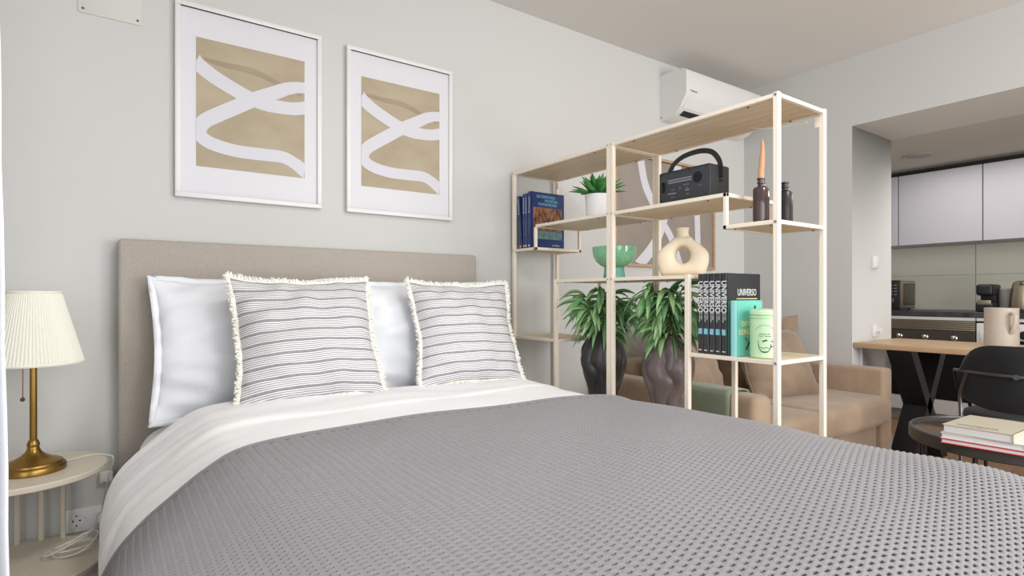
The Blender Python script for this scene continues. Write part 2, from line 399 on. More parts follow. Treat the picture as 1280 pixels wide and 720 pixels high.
tag(duv, 'white cotton duvet with turned-back edge under the grey knitted bedspread', 'duvet')
sm = duv.modifiers.new('t', 'SOLIDIFY'); sm.thickness = .012; sm.offset = -1
PXh, PYh = .0172, .0125
def holes(S, T):
    u = S/PXh; ci = np.floor(u); fx = (u-ci-.5)*PXh
    v = T/PYh+.5*(ci % 2); fy = (v-np.floor(v)-.5)*PYh
    h = -np.exp(-(fx/.0042)**4-(fy/.0023)**2)*.010
    h += .0012*np.cos(2*pi*u)*-1
    inside = (T > .012)
    return h*inside
thr, G = bed_sheet('knitted_bedspread', 'throw', .06, PS[-1]-.05, 1.365, 1.70, PXh/7, PYh/6, .012, height=holes, inner='throw_hole_shadow')
tag(thr, 'grey waffle-knit bedspread laid over the foot half of the bed', 'bedspread')
MB().tube([Vector(p) for p in G[0, ::4]], .0055, 6).build('hem', 'throw', thr)

# pillows
def pillow(name, m, w, h, t, parent=None, loc=(0, 0, 0), rot=(0, 0, 0), flange=0, n=36, power=2.6, pull=.06, sag=0, wr=.006, seed=0, ear=.012, uvs=True, sub=True):
    rnd = np.random.RandomState(seed); ph = rnd.rand(8)*6
    u = np.sin(np.linspace(-pi/2, pi/2, n+1)); U, V = np.meshgrid(u, u)
    def side(sg):
        X = U*w/2*(1-pull*(1-V**2)*np.abs(U)**2 ); Y = V*h/2*(1-pull*(1-U**2)*np.abs(V)**2)
        prof_ = (np.clip(1-np.abs(U)**power, 0, 1)**.62)*(np.clip(1-np.abs(V)**power, 0, 1)**.62)
        Z = sg*t/2*prof_*(1+sag*(-V)*.5)
        edge = np.clip(1-np.abs(prof_), 0, 1)
        Z = Z+sg*wr*prof_**.5*(np.sin(9*U+3*V+ph[0])*.6+np.sin(-7*V+5*U*V*3+ph[1])+.6*np.sin(16*U*V+ph[2]+6*U))*.7
        Z = Z+wr*.8*edge**2*np.sin(7*U+6*V+ph[3])
        cr = np.abs(U*V)**3; X = X+np.sign(U)*cr*ear; Y = Y+np.sign(V)*cr*ear; Z = Z+cr*.02*np.sin(ph[4]+2*U+V)
        Z = Z+sg*wr*.55*prof_**.3*np.exp(-((np.abs(U)-.8)/.16)**2)*np.sin(24*V+5*U+ph[5])
        return X, Y, Z
    bm = bmesh.new(); uvl = bm.loops.layers.uv.new('UVMap'); vd = {}
    for sg in (1, -1):
        X, Y, Z = side(sg)
        vs = [[None]*(n+1) for _ in range(n+1)]
        for i in range(n+1):
            for j in range(n+1):
                b = i in (0, n) or j in (0, n)
                if b and (i, j) in vd: vs[i][j] = vd[(i, j)]
                else:
                    vs[i][j] = bm.verts.new((X[i, j], Y[i, j], Z[i, j]))
                    if b: vd[(i, j)] = vs[i][j]
        for i in range(n):
            for j in range(n):
                q = [(i, j), (i, j+1), (i+1, j+1), (i+1, j)]
                if sg < 0: q = q[::-1]
                f = bm.faces.new([vs[a][b] for a, b in q]); f.smooth = True
                for l, (a, b) in zip(f.loops, q): l[uvl].uv = (U[a, b]*.5+.5, V[a, b]*.5+.5)
    me = bpy.data.meshes.new(name); bm.to_mesh(me); bm.free(); me.materials.append(M[m])
    o = bpy.data.objects.new(name, me); COL.objects.link(o); o.location = loc; o.rotation_euler = rot
    if parent: o.parent = parent
    # outline for flange or fringe
    X, Y, Z = side(1); idx = [(0, j) for j in range(n)]+[(i, n) for i in range(n)]+[(n, n-j) for j in range(n)]+[(n-i, 0) for i in range(n)]
    return o, [Vector((X[a], Y[a], Z[a])) for a in idx]
for k, (x, z, lb, rt) in enumerate([(.475, .865, 'white pillow at the left of the bed beside the lamp, leaning on the headboard', .0), (1.145, .86, 'white pillow leaning on the headboard between and behind the two striped cushions', .0)]):
    o, ol = pillow('pillow', 'linen_white', .71, .46, .17, loc=(x, 2.21, z-.012), rot=(R(75), 0, R(-1+2*k)), seed=3+k, wr=.013, pull=.035, power=2.4)
    tag(o, lb, 'pillow', 'white pillows on the bed')
    # stitched flange round the edge
    mb = MB(); c = len(ol); inner = ol; outer = []
    for i, p in enumerate(ol):
        d = Vector((p.x/(.355), p.y/(.235), 0)); q = Vector((abs(d.x)**5*math.copysign(1, d.x), abs(d.y)**5*math.copysign(1, d.y), 0)).normalized()
        outer.append(p+q*.022+Vector((0, 0, .005*sin(i*.7+k)+.004*sin(i*1.9))))
    V1 = [mb.bm.verts.new(p) for p in inner]; V2 = [mb.bm.verts.new(p) for p in outer]
    for i in range(c): mb.bm.faces.new((V1[i], V1[(i+1) % c], V2[(i+1) % c], V2[i]))
    fo = mb.build('flange', 'linen_white', o); s = fo.modifiers.new('t', 'SOLIDIFY'); s.thickness = .003; s.offset = 0
def fringe(ol, parent, w, h, seed):
    rnd = random.Random(seed); mb = MB(); c = len(ol)
    L = [0]
    for i in range(c): L.append(L[-1]+(ol[(i+1) % c]-ol[i]).length)
    N = 1500
    for k in range(N):
        s = L[-1]*k/N; i = max(j for j in range(c) if L[j] <= s); f = (s-L[i])/(L[i+1]-L[i]+1e-9)
        p = ol[i].lerp(ol[(i+1) % c], f)
        q = Vector((abs(p.x/(w/2))**6*math.copysign(1, p.x), abs(p.y/(h/2))**6*math.copysign(1, p.y), 0)).normalized()
        t = Vector((-q.y, q.x, 0)); ln = rnd.uniform(.011, .021)
        d = (q+t*rnd.uniform(-.9, .9)+Vector((0, 0, rnd.uniform(-.8, .8)))).normalized()
        mid = p+d*ln*.6; end = mid+(d+t*rnd.uniform(-1, 1)+Vector((0, 0, rnd.uniform(-1, 1)))).normalized()*ln*.5
        mb.tube([p-q*.003, mid, end], [.003, .0036, .0028], 5)
    return mb.build('fringe', 'fringe', parent)
for k, (x, y, z, rx, ry, rz, lb) in enumerate([
        (.553, 1.995, .882, 69, -1, 0, 'striped fringed cushion standing in front of the left white pillow'),
        (1.195, 2.02, .878, 69, 1, -4, 'striped fringed cushion at the right of the bed, nearest the shelving')]):
    W_ = .452 if k == 0 else .425
    o, ol = pillow('striped_cushion', 'stripe', W_, .415, .16, loc=(x, y, z), rot=(R(rx), R(ry), R(rz)), seed=11+k, wr=.009, pull=.035, power=2.8, ear=.016)
    tag(o, lb, 'cushion', 'striped cushions on the bed'); fringe(ol, o, W_, .415, k)

# ------------------------------------------------------------ framed prints on the headboard wall
def ribbon(pts, w0, ws, y, mname, parent, name='painted_line', clip=None):
    """flat brush line with its own width, pts in (x,z); clipped to the print"""
    P = cat([(p[0], 0, p[1]) for p in pts], 10); n = len(P)
    wid = [np.interp(i/(n-1), np.linspace(0, 1, len(ws)), ws)*w0 for i in range(n)]
    mb = MB(); A = []; B = []
    for i, p in enumerate(P):
        d = (P[min(i+1, n-1)]-P[max(i-1, 0)]).normalized(); nn = Vector((-d.z, 0, d.x))
        a = p+nn*wid[i]/2; b = p-nn*wid[i]/2
        if clip:
            for v in (a, b):
                v.x = min(max(v.x, clip[0]), clip[1]); v.z = min(max(v.z, clip[2]), clip[3])
        A.append(mb.bm.verts.new((a.x, y, a.z))); B.append(mb.bm.verts.new((b.x, y, b.z)))
    for i in range(n-1):
        try: mb.bm.faces.new((A[i], A[i+1], B[i+1], B[i]))
        except ValueError: pass
    return mb.build(name, mname, parent)
def picture(x0, x1, z0, z1, label, grp):
    cx = (x0+x1)/2; cz = (z0+z1)/2; w = (x1-x0)/2; h = (z1-z0)/2
    t = thing('framed_print', label, 'picture', (cx, WY, cz), 0, grp)
    m = MB(); b = .018
    m.box(-w, w, -.025, -.001, h-b, h, .002); m.box(-w, w, -.025, -.001, -h, -h+b, .002); m.box(-w, -w+b, -.025, -.001, -h+b, h-b, .002); m.box(w-b, w, -.025, -.001, -h+b, h-b, .002)
    m.build('frame', 'frame_white', t)
    MB().box(-w+b, w-b, -.014, -.002, -h+b, h-b).build('mount', 'mount', t)
    ax, az = w*.742, h*.667
    pr = MB().box(-ax, ax, -.0150, -.0135, -az, az).build('print', 'art_beige', t)
    c = (-ax, ax, -az, az); q = lambda u, v: (-ax+u*2*ax, az-v*2*az)   # u,v from top left
    rb = lambda pts, ws, yy: ribbon([q(*p) for p in pts], .112*az*2, ws, yy, 'art_white', t, clip=c)
    # strokes: from upper left down through the crossing and off at the right, back in a loop, round and down right
    rb([(-.03, .16), (0, .20), (.12, .27), (.25, .325), (.45, .395), (.6, .425), (.75, .43), (.9, .42), (1.03, .39)], [1.0, 1.0, 1, 1, 1, .95, .95], -.0156)
    rb([(1.03, .225), (.93, .235), (.82, .265), (.7, .32), (.5, .41), (.35, .49), (.2, .57), (.08, .64), (.03, .70), (.04, .765), (.14, .815), (.35, .845), (.6, .845), (.78, .845), (.9, .885), (1.03, .96)], [.8, .85, .95, 1.0, 1, 1, .95, .9, .9, .9, .9, .9, 1.], -.0159)
    ribbon([q(*p) for p in [(.06, .16), (.25, .175), (.5, .18), (.75, .24), (.97, .30)]], .06*h, [.6, 1, 1.2, .8, .4], -.01535, 'art_wash', t, 'wash', clip=c)
    return t
picture(.184, .715, 1.395, 2.119, 'white-framed beige abstract print, the left of two above the headboard', 'framed prints over the bed')
picture(.822, 1.340, 1.392, 2.113, 'white-framed beige abstract print, the right of two above the headboard', 'framed prints over the bed')
# the third print, landscape in oak, behind the shelving
t = thing('framed_print', 'taupe abstract print in a thin oak frame on the wall behind the shelving', 'picture', (2.93, WY, 1.556))
w, h, b = .49, .348, .018
m = MB(); m.box(-w, w, -.028, -.001, h-b, h, .002); m.box(-w, w, -.028, -.001, -h, -h+b, .002); m.box(-w, -w+b, -.028, -.001, -h+b, h-b, .002); m.box(w-b, w, -.028, -.001, -h+b, h-b, .002)
m.build('frame', 'oak', t); MB().box(-w+b, w-b, -.012, -.002, -h+b, h-b).build('print', 'art_taupe', t)
c = (-w+b, w-b, -h+b, h-b)
ribbon([(-.25, .36), (-.245, .29), (-.20, .15), (-.08, -.016), (.046, -.162), (.13, -.345)], .062, [1, 1, 1, .8, .9, 1.1], -.0128, 'art_white', t, clip=c)
ribbon([(.11, .36), (.10, .30), (.05, .16), (-.002, .03), (-.06, -.10), (-.15, -.23), (-.28, -.345)], .066, [1, 1, .8, .8, 1, 1.15, 1.2], -.0132, 'art_white', t, clip=c)
ribbon([(.315, .36), (.305, .1), (.312, -.1), (.32, -.36)], .058, [1, 1, 1, 1], -.0132, 'art_white', t, clip=c)

# ------------------------------------------------------------ air conditioner
t = thing('air_conditioner', 'white split air conditioner high on the wall above the shelving', 'air conditioner', (2.875, WY, 2.15))
pf = [(0, .0), (.03, -.002), (.10, .015), (.15, .045), (.175, .085), (.196, .118), (.203, .135), (.204, .25), (.197, .276), (.18, .288), (.10, .292), (0, .292)]
PP = [(0, -a, z) for a, z in pf]
MB().poly(PP, (.82, 0, 0)).build('body', 'acwhite', t)
def acpatch(s0, s1, x0, x1, off, th, nm, mt):
    (a0, b0), (a1, b1) = s0, s1; d = Vector((0, -(a1-a0), b1-b0)).normalized(); nn = Vector((0, -d.z, d.y)); nn = -nn if nn.z > 0 else nn
    p = [Vector((x0, -a0, b0))+nn*off, Vector((x0, -a1, b1))+nn*off]
    MB().poly([p[0], p[1], p[1]+nn*th, p[0]+nn*th], (x1-x0, 0, 0)).build(nm, mt, t)
acpatch((.155, .052), (.193, .114), .03, .79, .0005, .004, 'air_flap', 'white')
acpatch((.110, .020), (.145, .041), .05, .77, .0005, .001, 'air_slot', 'acdark')
text('badge', 'Panasonic', .017, 'steel_dark', t, fr((.075, -.2045, .15), (1, 0, 0), (0, 0, 1)))
MB().tube([(-.0005, -.012, .02), (-.003, -.012, .02)], .004).build('screw_cap', 'acdark', t)

# ------------------------------------------------------------ shelving units
SX0, SX1 = 1.690, 1.995
TB = .018
def bar(mb, a, b, w=TB): mb.box(min(a[0], b[0])-w/2, max(a[0], b[0])+w/2, min(a[1], b[1])-w/2, max(a[1], b[1])+w/2, min(a[2], b[2])-w/2, max(a[2], b[2])+w/2, .0015, 1)
L0, L1, L2a, L2b, LM, LT = .20, .818, 1.262, 1.372, 1.098, 1.668
def unit(sign, yout, ymid, label):
    """sign=+1: mirrored unit whose outer end is towards +Y"""
    t = thing('shelving_unit', label, 'shelving unit', ((SX0+SX1)/2, (yout+ymid)/2, 0), 0, 'stepped shelving units')
    ox, oy = t.location.x, t.location.y
    x0, x1 = SX0+TB/2-ox, SX1-TB/2-ox; yo = yout-sign*TB/2-oy; ym = ymid+sign*TB/2-oy
    ypart = yout-sign*.345-oy; yst = yout-sign*.19-oy
    for x in (x0, x1):
        for y in (yo, ym):
            mb = MB(); bar(mb, (x, y, TB/2), (x, y, LT-TB/2)); mb.build('post', 'shelf_metal', t)
        mb = MB(); bar(mb, (x, ypart, L0), (x, ypart, LM)); mb.build('half_post', 'shelf_metal', t)
        mb = MB(); bar(mb, (x, yst, L2b), (x, yst, L2a), .014); mb.build('step_post', 'shelf_metal', t)
    def shelf(ya, yb, z, name='shelf'):
        mb = MB(); h = .014
        for x in (x0, x1): bar(mb, (x, ya, z), (x, yb, z), h)
        for y in (ya, yb): bar(mb, (x0, y, z), (x1, y, z), h)
        f = mb.build('shelf_frame', 'shelf_metal', t)
        a, b = min(ya, yb), max(ya, yb)
        MB().box(x0+.006, x1-.006, a+.006, b-.006, z-.005, z+.0065).build('shelf_board', 'shelf_wood', f)
        for fy in (.15, .85):
            for xx in (x0+.012, x1-.012): MB().tube([(xx, a+(b-a)*fy, z-.007), (xx, a+(b-a)*fy, z-.010)], .004, 8).build('screw', 'steel_dark', f)
    shelf(yo, ym, LT-TB/2); shelf(yst, ym, L2b); shelf(yo, yst, L2a); shelf(ypart, ym, LM); shelf(yo, ypart, L1)
    shelf(ypart, ym, .485); shelf(yo, ym, L0)
    for z in (LT-TB/2, L1, L2a): MB().tube([(x0-.0085, yo, z), (x0-.0115, yo, z)], .0045, 10).build('bolt', 'screw', t)
    for z in (LT-TB/2, L2b, LM): MB().tube([(x0-.0085, ym, z), (x0-.0115, ym, z)], .0035, 10).build('bolt', 'screw', t)
    mb = MB(); mb.box(x1-.012, x1-.009, yo-sign*.022-.001, yo-sign*.009, LT-.06, LT-.025, 0); mb.build('wall_bracket', 'shelf_metal', t)
    return t
YM = 1.690
unit(1, 2.395, YM+.001, 'pale metal and ash shelving unit nearest the wall, holding the navy books')
unit(-1, .958, YM-.001, 'pale metal and ash shelving unit further from the wall, holding the radio and black books')

# ------------------------------------------------------------ books
def book(name, label, w, h, t, cover, loc, rz, group, tilt=0, spine=None, curved=True):
    """upright: spine at local x=0 facing -x, depth w along +x, thickness t along y (centered), front cover at -y"""
    o = thing(name, label, 'book', loc, rz, group); o.rotation_euler = (tilt, 0, rz)
    c = .0022; mb = MB()
    mb.box(0, w, -t/2, -t/2+c, 0, h, .0006, 1); mb.box(0, w, t/2-c, t/2, 0, h, .0006, 1); cv = mb.build('cover', cover, o)
    mb = MB(); n = 6; pts = []
    for i in range(n+1):
        a = -pi/2+pi*i/n; pts.append((-.003*cos(a), t/2*sin(a), 0))
    pts += [(.003, t/2, 0), (.003, -t/2, 0)]
    mb.poly(pts, (0, 0, h)); mb.build('spine', spine or cover, o)
    MB().box(.003, w-.004, -t/2+c, t/2-c, .003, h-.003).build('pages', 'pages', o)
    return o
# black encyclopedia volumes on the middle-right shelf
z = L1+.0075
ys = [1.262, 1.235, 1.211, 1.187, 1.163]
xs0 = 1.712
lbs = ['black volume furthest left in the row of five with white spine lettering', 'black volume second from the left of the five with pale blue spine labels',
       'middle black volume of the five beside the green tin', 'black volume second from the right of the five with pale blue spine labels',
       'black volume at the right end of the five, its lettered front cover showing']
for i, y in enumerate(ys):
    o = book('encyclopedia_volume', lbs[i], .20, .282, .0215 if i < 4 else .022, 'book_black', (xs0+.006*(i == 0), y, z), 0, 'black encyclopedia volumes')
    m4 = fr((-.0036, 0, .215), (0, 0, -1), (0, -1, 0))
    text('spine_title', 'UNIVERSO', .027, 'ink_white', o, fr((-.0036, 0, .200), (0, 0, -1), (0, -1, 0)), sx=.88, bold=.0006)
    MB().box(-.0034, -.0031, -.0075, .0075, .068, .088).build('spine_label', 'label_blue', o)
    text('spine_subtitle', 'el cosmos', .008, 'ink_white', o, fr((-.0034, .002, .128), (0, 0, -1), (0, -1, 0)))
    text('volume_line', 'gran atlas', .008, 'ink_white', o, fr((-.0034, -.006, .135), (0, 0, -1), (0, -1, 0)))
    MB().box(-.0034, -.0031, -.006, .006, .010, .013).build('foot_mark', 'ink_white', o)
    if i == 4:
        text('cover_title', 'UNIVERSO', .034, 'ink_white', o, fr((.118, -.0113, .215), (1, 0, 0), (0, 0, 1)), sx=.72)
        MB().box(.055, .18, -.0114, -.0111, .192, .195).build('cover_line', 'ink_cream', o)
        MB().box(.004, .196, -.0113, -.0111, .002, .185).build('cover_panel', 'book_teal', o)
o = book('travel_guide', 'aqua travel guidebook standing between the black volumes and the mint tin', .165, .188, .022, 'book_aqua', (1.695+.004, 1.118, z), R(3), 'x', spine='book_aqua2')
del o['group']
text('cover_title', 'DAYS', .026, 'ink_cream', o, fr((.062, -.0114, .108), (1, 0, 0), (0, 0, 1)), bold=.0008)
text('cover_title', 'LONDON', .026, 'ink_cream', o, fr((.072, -.0114, .080), (1, 0, 0), (0, 0, 1)), bold=.0008)
mb = MB()
for a, b in [((.112, .17), (.105, .13)), ((.105, .13), (.08, .05)), ((.112, .13), (.125, .03)), ((.08, .05), (.055, .022)), ((.095, .09), (.12, .09))]:
    mb.tube([(a[0], -.0115, a[1]), (b[0], -.0115, b[1])], .006, 6, flat=(1, .05))
mb.build('cover_figure', 'ink_black', o)
mb = MB(); mb.tube([(.05, -.0115, .062), (.068, -.0115, .052)], .005, 6, flat=(1, .05)); mb.tube([(.10, -.0117, .12), (.113, -.0117, .07)], .003, 6, flat=(1, .05)); mb.build('cover_accent', 'ink_red', o)
# navy volumes on the low left shelf
z = L2a+.0075
by = [2.345, 2.317, 2.298, 2.272]
tl = [R(-5), R(-1), R(-.5), 0]
bl = ['navy book leaning at the left end of the row near the wall', 'navy book second from the left in the leaning row', 'navy book third from the left, beside the volume with the picture cover', 'navy book with a vaulted-roof picture on its front cover, right end of the row']
for i, y in enumerate(by):
    th = [.018, .018, .018, .028][i]
    o = book('navy_book', bl[i], .215, [.275, .278, .278, .285][i], th, 'book_blue', (1.712, y, z), R(0), 'navy books by the wall', tilt=tl[i])
    text('spine_title', 'PATRIMONIO', .011, 'ink_white', o, fr((-.0036, 0, .225), (0, 0, -1), (0, -1, 0)))
    MB().box(-.0034, -.0031, -.003, .003, .178, .188).build('spine_mark', 'ink_white', o)
    text('spine_subtitle', 'de la humanidad tomo', .009, 'radio_print', o, fr((-.0034, 0, .105), (0, 0, -1), (0, -1, 0)))
    MB().box(-.0034, -.0031, -.005, .005, .008, .018).build('publisher_mark', 'ink_cream', o)
    if i == 3:
        for s_, zz, xx in (('PATRIMONIO', .262, .095), ('MUNDIAL', .243, .13), ('HUMANIDAD', .224, .105)):
            text('cover_title', s_, .021, 'label_blue', o, fr((xx, -.0143, zz), (1, 0, 0), (0, 0, 1)), sx=.95)
        MB().box(.012, .20, -.0143, -.0141, .09, .208).build('cover_picture', 'ink_tan', o)
        MB().box(.012, .20, -.0143, -.0141, .048, .088).build('cover_picture', 'ink_sea', o)
        mb = MB()
        for a, b in [((.03, .205), (.105, .11)), ((.18, .205), (.105, .11)), ((.03, .19), (.02, .1)), ((.185, .19), (.195, .1)), ((.07, .205), (.105, .13)), ((.14, .205), (.105, .13)), ((.05, .205), (.05, .13)), ((.165, .2), (.165, .13))]:
            mb.tube([(a[0], -.0145, a[1]), (b[0], -.0145, b[1])], .0035, 6, flat=(1, .05))
        mb.build('vault_drawing', 'ink_black', o)
        text('author', 'San Millan', .012, 'ink_white', o, fr((.16, -.0143, .018), (1, 0, 0), (0, 0, 1)))
# mint tin
t = thing('tea_tin', 'mint green round storage tin with a teacup drawing beside the books', 'tin', (1.765, 1.047, L1+.0075))
MB().lathe([(.0, 0), (.044, 0), (.046, .003), (.046, .128), (.0435, .1285), (.0435, .131), (.0468, .132), (.0468, .137), (.0435, .138), (.0445, .140)], n=48).build('body', 'tin', t)
MB().lathe([(.0445, .1405), (.047, .142), (.047, .152), (.044, .158), (.02, .162), (.0, .162)], n=48).build('lid', 'tin', t)
view = math.atan2(-1.047, -1.765)
def on_tin(a, z): return ((.0466)*cos(view+a), (.0466)*sin(view+a), z)
mb = MB(); mb.tube([on_tin(a/100, .048-.028*math.sqrt(max(0, 1-(a/42)**2))) for a in range(-42, 43, 4)], .0011, 5)
mb.tube([on_tin(-.42+.0*i, .048+i*.004) for i in range(4)], .0008, 5)
mb.tube([on_tin(.42+.25*sin(i/8*pi), .058-i*.0026) for i in range(9)], .0016, 5)
mb.tube([on_tin(a/100, .058+.002*sin(a/5)) for a in range(-15, 16, 5)], .002, 5); mb.tube([on_tin(a/100, .035+.0015*sin(a/6)) for a in range(-30, 31, 4)], .0007, 5)
mb.tube([on_tin(a/100, .022) for a in range(-22, 23, 4)], .0015, 5)
mb.tube([on_tin(a/100, .088+.020*math.sqrt(max(0, 1-(a/62)**2))) for a in range(-60, 61, 5)], .0004, 5)
mb.build('teacup_drawing', 'ink_black', t)
def wrap_text(s_, zz, size, parent):
    n = len(s_)
    for i, ch in enumerate(s_):
        a = (i-(n-1)/2)*.105; p = on_tin(a, zz)
        if ch != ' ': yield ch, p, view+a
for s_, zz in (('PREMIUM', .079), ('TEA BREW', .072)):
    for ch, p, a in wrap_text(s_, zz, .006, t):
        text('letter', ch, .0058, 'ink_black', t, fr(p, (-sin(a), cos(a), 0), (0, 0, 1)), ext=.0002)
mb = MB(); ca = view+1.45
pts = [(.047*cos(ca), .047*sin(ca), .150), (.052*cos(ca), .052*sin(ca), .144), (.053*cos(ca), .053*sin(ca), .128), (.047*cos(ca), .047*sin(ca), .118)]
mb.tube(pts, .0012, 6); mb.build('wire_clasp', 'steel', t)

# ------------------------------------------------------------ things on the shelves
# radio
t = thing('radio', 'black portable radio with a strap handle on the upper shelf', 'radio', (1.795, 1.352, L2b+.0075))
MB().box(-.06, .06, -.115, .115, .003, .125, .008, 4).build('cabinet', 'black', t)
MB().box(-.063, -.0605, -.108, .108, .008, .120, .004, 2).build('rear_panel', 'radio', t)
for y, z in [(-.1, .112), (.1, .112), (-.1, .016), (.1, .016), (-.03, .112), (-.03, .05)]: MB().tube([(-.0632, y, z), (-.0638, y, z)], .0025, 8).build('screw', 'darkhole', t)
MB().tube([(-.0632, -.066, .082), (-.0640, -.066, .082)], .0195, 24).build('bass_port', 'darkhole', t)
MB().box(-.0642, -.0632, .084, .095, .045, .085, .005, 3).build('cable_recess', 'darkhole', t)
mb = MB(); mb.box(-.0634, -.0632, -.04, .068, .085, .090); mb.box(-.0634, -.0632, -.04, .068, .076, .081); mb.box(-.0634, -.0632, .03, .068, .035, .039)
mb.box(-.0634, -.0632, -.03, -.012, .040, .044); mb.build('ventilation_print', 'radio_print', t)
for s_, y, z, sz in (('FM DAB', -.015, .062, .007), ('S', .012, .052, .014), ('230 V', .045, .05, .007), ('AC IN', .045, .022, .007), ('CE', -.022, .026, .010), ('AUX', -.02, .05, .007), ('DC 12V', -.075, .050, .006)):
    text('rear_lettering', s_, sz, 'radio_print', t, fr((-.0632, y, z), (0, -1, 0), (0, 0, 1)))
pts = [(0, -.117, .065), (0, -.119, .10), (0, -.112, .14), (0, -.085, .175), (0, -.045, .19), (0, .0, .192), (0, .05, .185), (0, .09, .165), (0, .112, .135), (0, .119, .10), (0, .117, .065)]
MB().tube(cat(pts, 6), .0105, 8, flat=(1, .2)).build('strap_handle', 'leather', t)
for y in (-.1155, .1155): MB().tube([(0, y, .072), (0, y+math.copysign(.009, y), .072)], .005, 12).build('strap_stud', 'copper', t)
# bottles
def bottle(loc, rz, s, label, m, extra=None):
    t = thing('bottle', label, 'bottle', loc, rz, 'dark square bottles')
    mb = MB(); w = .0245*s; H = .128*s
    secs = [(0, w*.94), (.004, w), (H*.92, w), (H*.98, w*.86), (H*1.02, w*.5)]
    rings = []
    for z, r in secs:
        ring = []
        for k in range(24):
            a = 2*pi*k/24; c_, s_ = cos(a), sin(a); q = r/((abs(c_)**5+abs(s_)**5)**.2); ring.append(mb.bm.verts.new((q*c_, q*s_, z)))
        rings.append(ring)
    for A, B in zip(rings, rings[1:]):
        for j in range(24): mb.bm.faces.new((A[j], A[(j+1) % 24], B[(j+1) % 24], B[j]))
    mb.bm.faces.new(rings[0][::-1]); mb.bm.faces.new(rings[-1]); mb.build('body', m, t)
    mb = MB(); n0 = H*1.015
    mb.lathe([(.011*s, n0), (.0105*s, n0+.008), (.0135*s, n0+.010), (.0135*s, n0+.014), (.011*s, n0+.016), (.011*s, n0+.022), (.014*s, n0+.024), (.014*s, n0+.028), (.009*s, n0+.030), (.0, n0+.028)], n=24)
    mb.build('neck', m, t); return t, n0+.028
b1, nz = bottle((1.795, 1.078, L2a+.0075), R(20), 1.0, 'dark brown square bottle holding a tan taper candle on the right shelf', 'bottle')
b2, _ = bottle((1.885, 1.045, L2a+.0075), R(10), .93, 'smaller dark square bottle standing empty beside the candle bottle', 'dusty_bottle')
pts = cat([(0, 0, 0), (.002, .002, .03), (-.001, -.002, .07), (.001, -.001, .11), (0, 0, .135)], 5)
o = MB().tube(pts, [.0105-.0085*(i/(len(pts)-1))**2.2 for i in range(len(pts))], 12).build('taper_candle', 'candle', None, loc=(1.795, 1.078, L2a+.0075+nz-.004), rot=(R(2), 0, 0))
tag(o, 'tan taper candle standing in the neck of a dark bottle', 'candle')
# pedestal bowl
t = thing('pedestal_bowl', 'speckled green glazed bowl on ribbed teal foot on the middle shelf', 'bowl', (1.845, 1.815, LM+.0075))
pr = [(.045, .052), (.062, .060), (.082, .078), (.093, .100), (.098, .128), (.099, .142), (.095, .143), (.093, .128), (.088, .102), (.076, .082), (.055, .066), (.0, .060)]
MB().lathe(pr, n=64).build('bowl', 'greenglaze', t)
MB().lathe([(.046, 0), (.047, .006), (.044, .030), (.042, .050), (.047, .056)], n=96, f=lambda a, r, z: (r*(1+.05*cos(14*a)), z)).build('foot', 'teal_glaze', t)
MB().lathe([(.0, 0), (.006, .0), (.009, .01), (.006, .02), (0, .022)], c=(-.046, -.012, .036), n=16).build('knob', 'teal_glaze', t)
# ring vase
t = thing('ring_vase', 'cream ceramic ring vase with a hole through it on the middle shelf', 'vase', (1.845, 1.440, LM+.0075), R(28))
mb = MB(); nu, nv = 96, 28
out = cat([(.0, 0, .0), (.055, 0, .0), (.080, 0, .004), (.092, 0, .030), (.099, 0, .068), (.094, 0, .096), (.070, 0, .122), (.044, 0, .142), (.030, 0, .156), (.0, 0, .160), (-.030, 0, .156), (-.044, 0, .142), (-.070, 0, .122), (-.094, 0, .096), (-.099, 0, .066), (-.092, 0, .030), (-.080, 0, .004), (-.055, 0, 0)], 12, closed=True)
cy0, cz0 = 0, .078; oa = sorted((math.atan2(p.z-cz0, p.x-cy0), math.hypot(p.x-cy0, p.z-cz0)) for p in out)
OA = [q[0] for q in oa]; OR = [q[1] for q in oa]; vs = []
for i in range(nu):
    a = 2*pi*i/nu-pi; ro = float(np.interp(a, OA, OR, period=2*pi))
    po = Vector((ro*cos(a), ro*sin(a))); pi_ = Vector((-.003+.029*cos(a), .006+.033*sin(a))); mid = (po+pi_)/2; hw = (po-pi_)/2
    th = .036; ring = []
    for j in range(nv):
        b_ = 2*pi*j/nv; ca, sa = cos(b_), sin(b_); e = 1/((abs(ca)**2.6+abs(sa)**2.6)**(1/2.6)); q = mid+hw*ca*e
        ring.append(mb.bm.verts.new((th*sa*e, q.x, cz0+q.y)))
    vs.append(ring)
for i in range(nu):
    for j in range(nv): mb.bm.faces.new((vs[i][j], vs[(i+1) % nu][j], vs[(i+1) % nu][(j+1) % nv], vs[i][(j+1) % nv]))
mb.build('ring_body', 'donut', t, ang=70)
MB().lathe([(.034, .146), (.028, .156), (.0235, .166), (.022, .176), (.0235, .187), (.0265, .192), (.024, .193), (.019, .188), (.018, .165)], n=32).build('neck', 'donut', t)

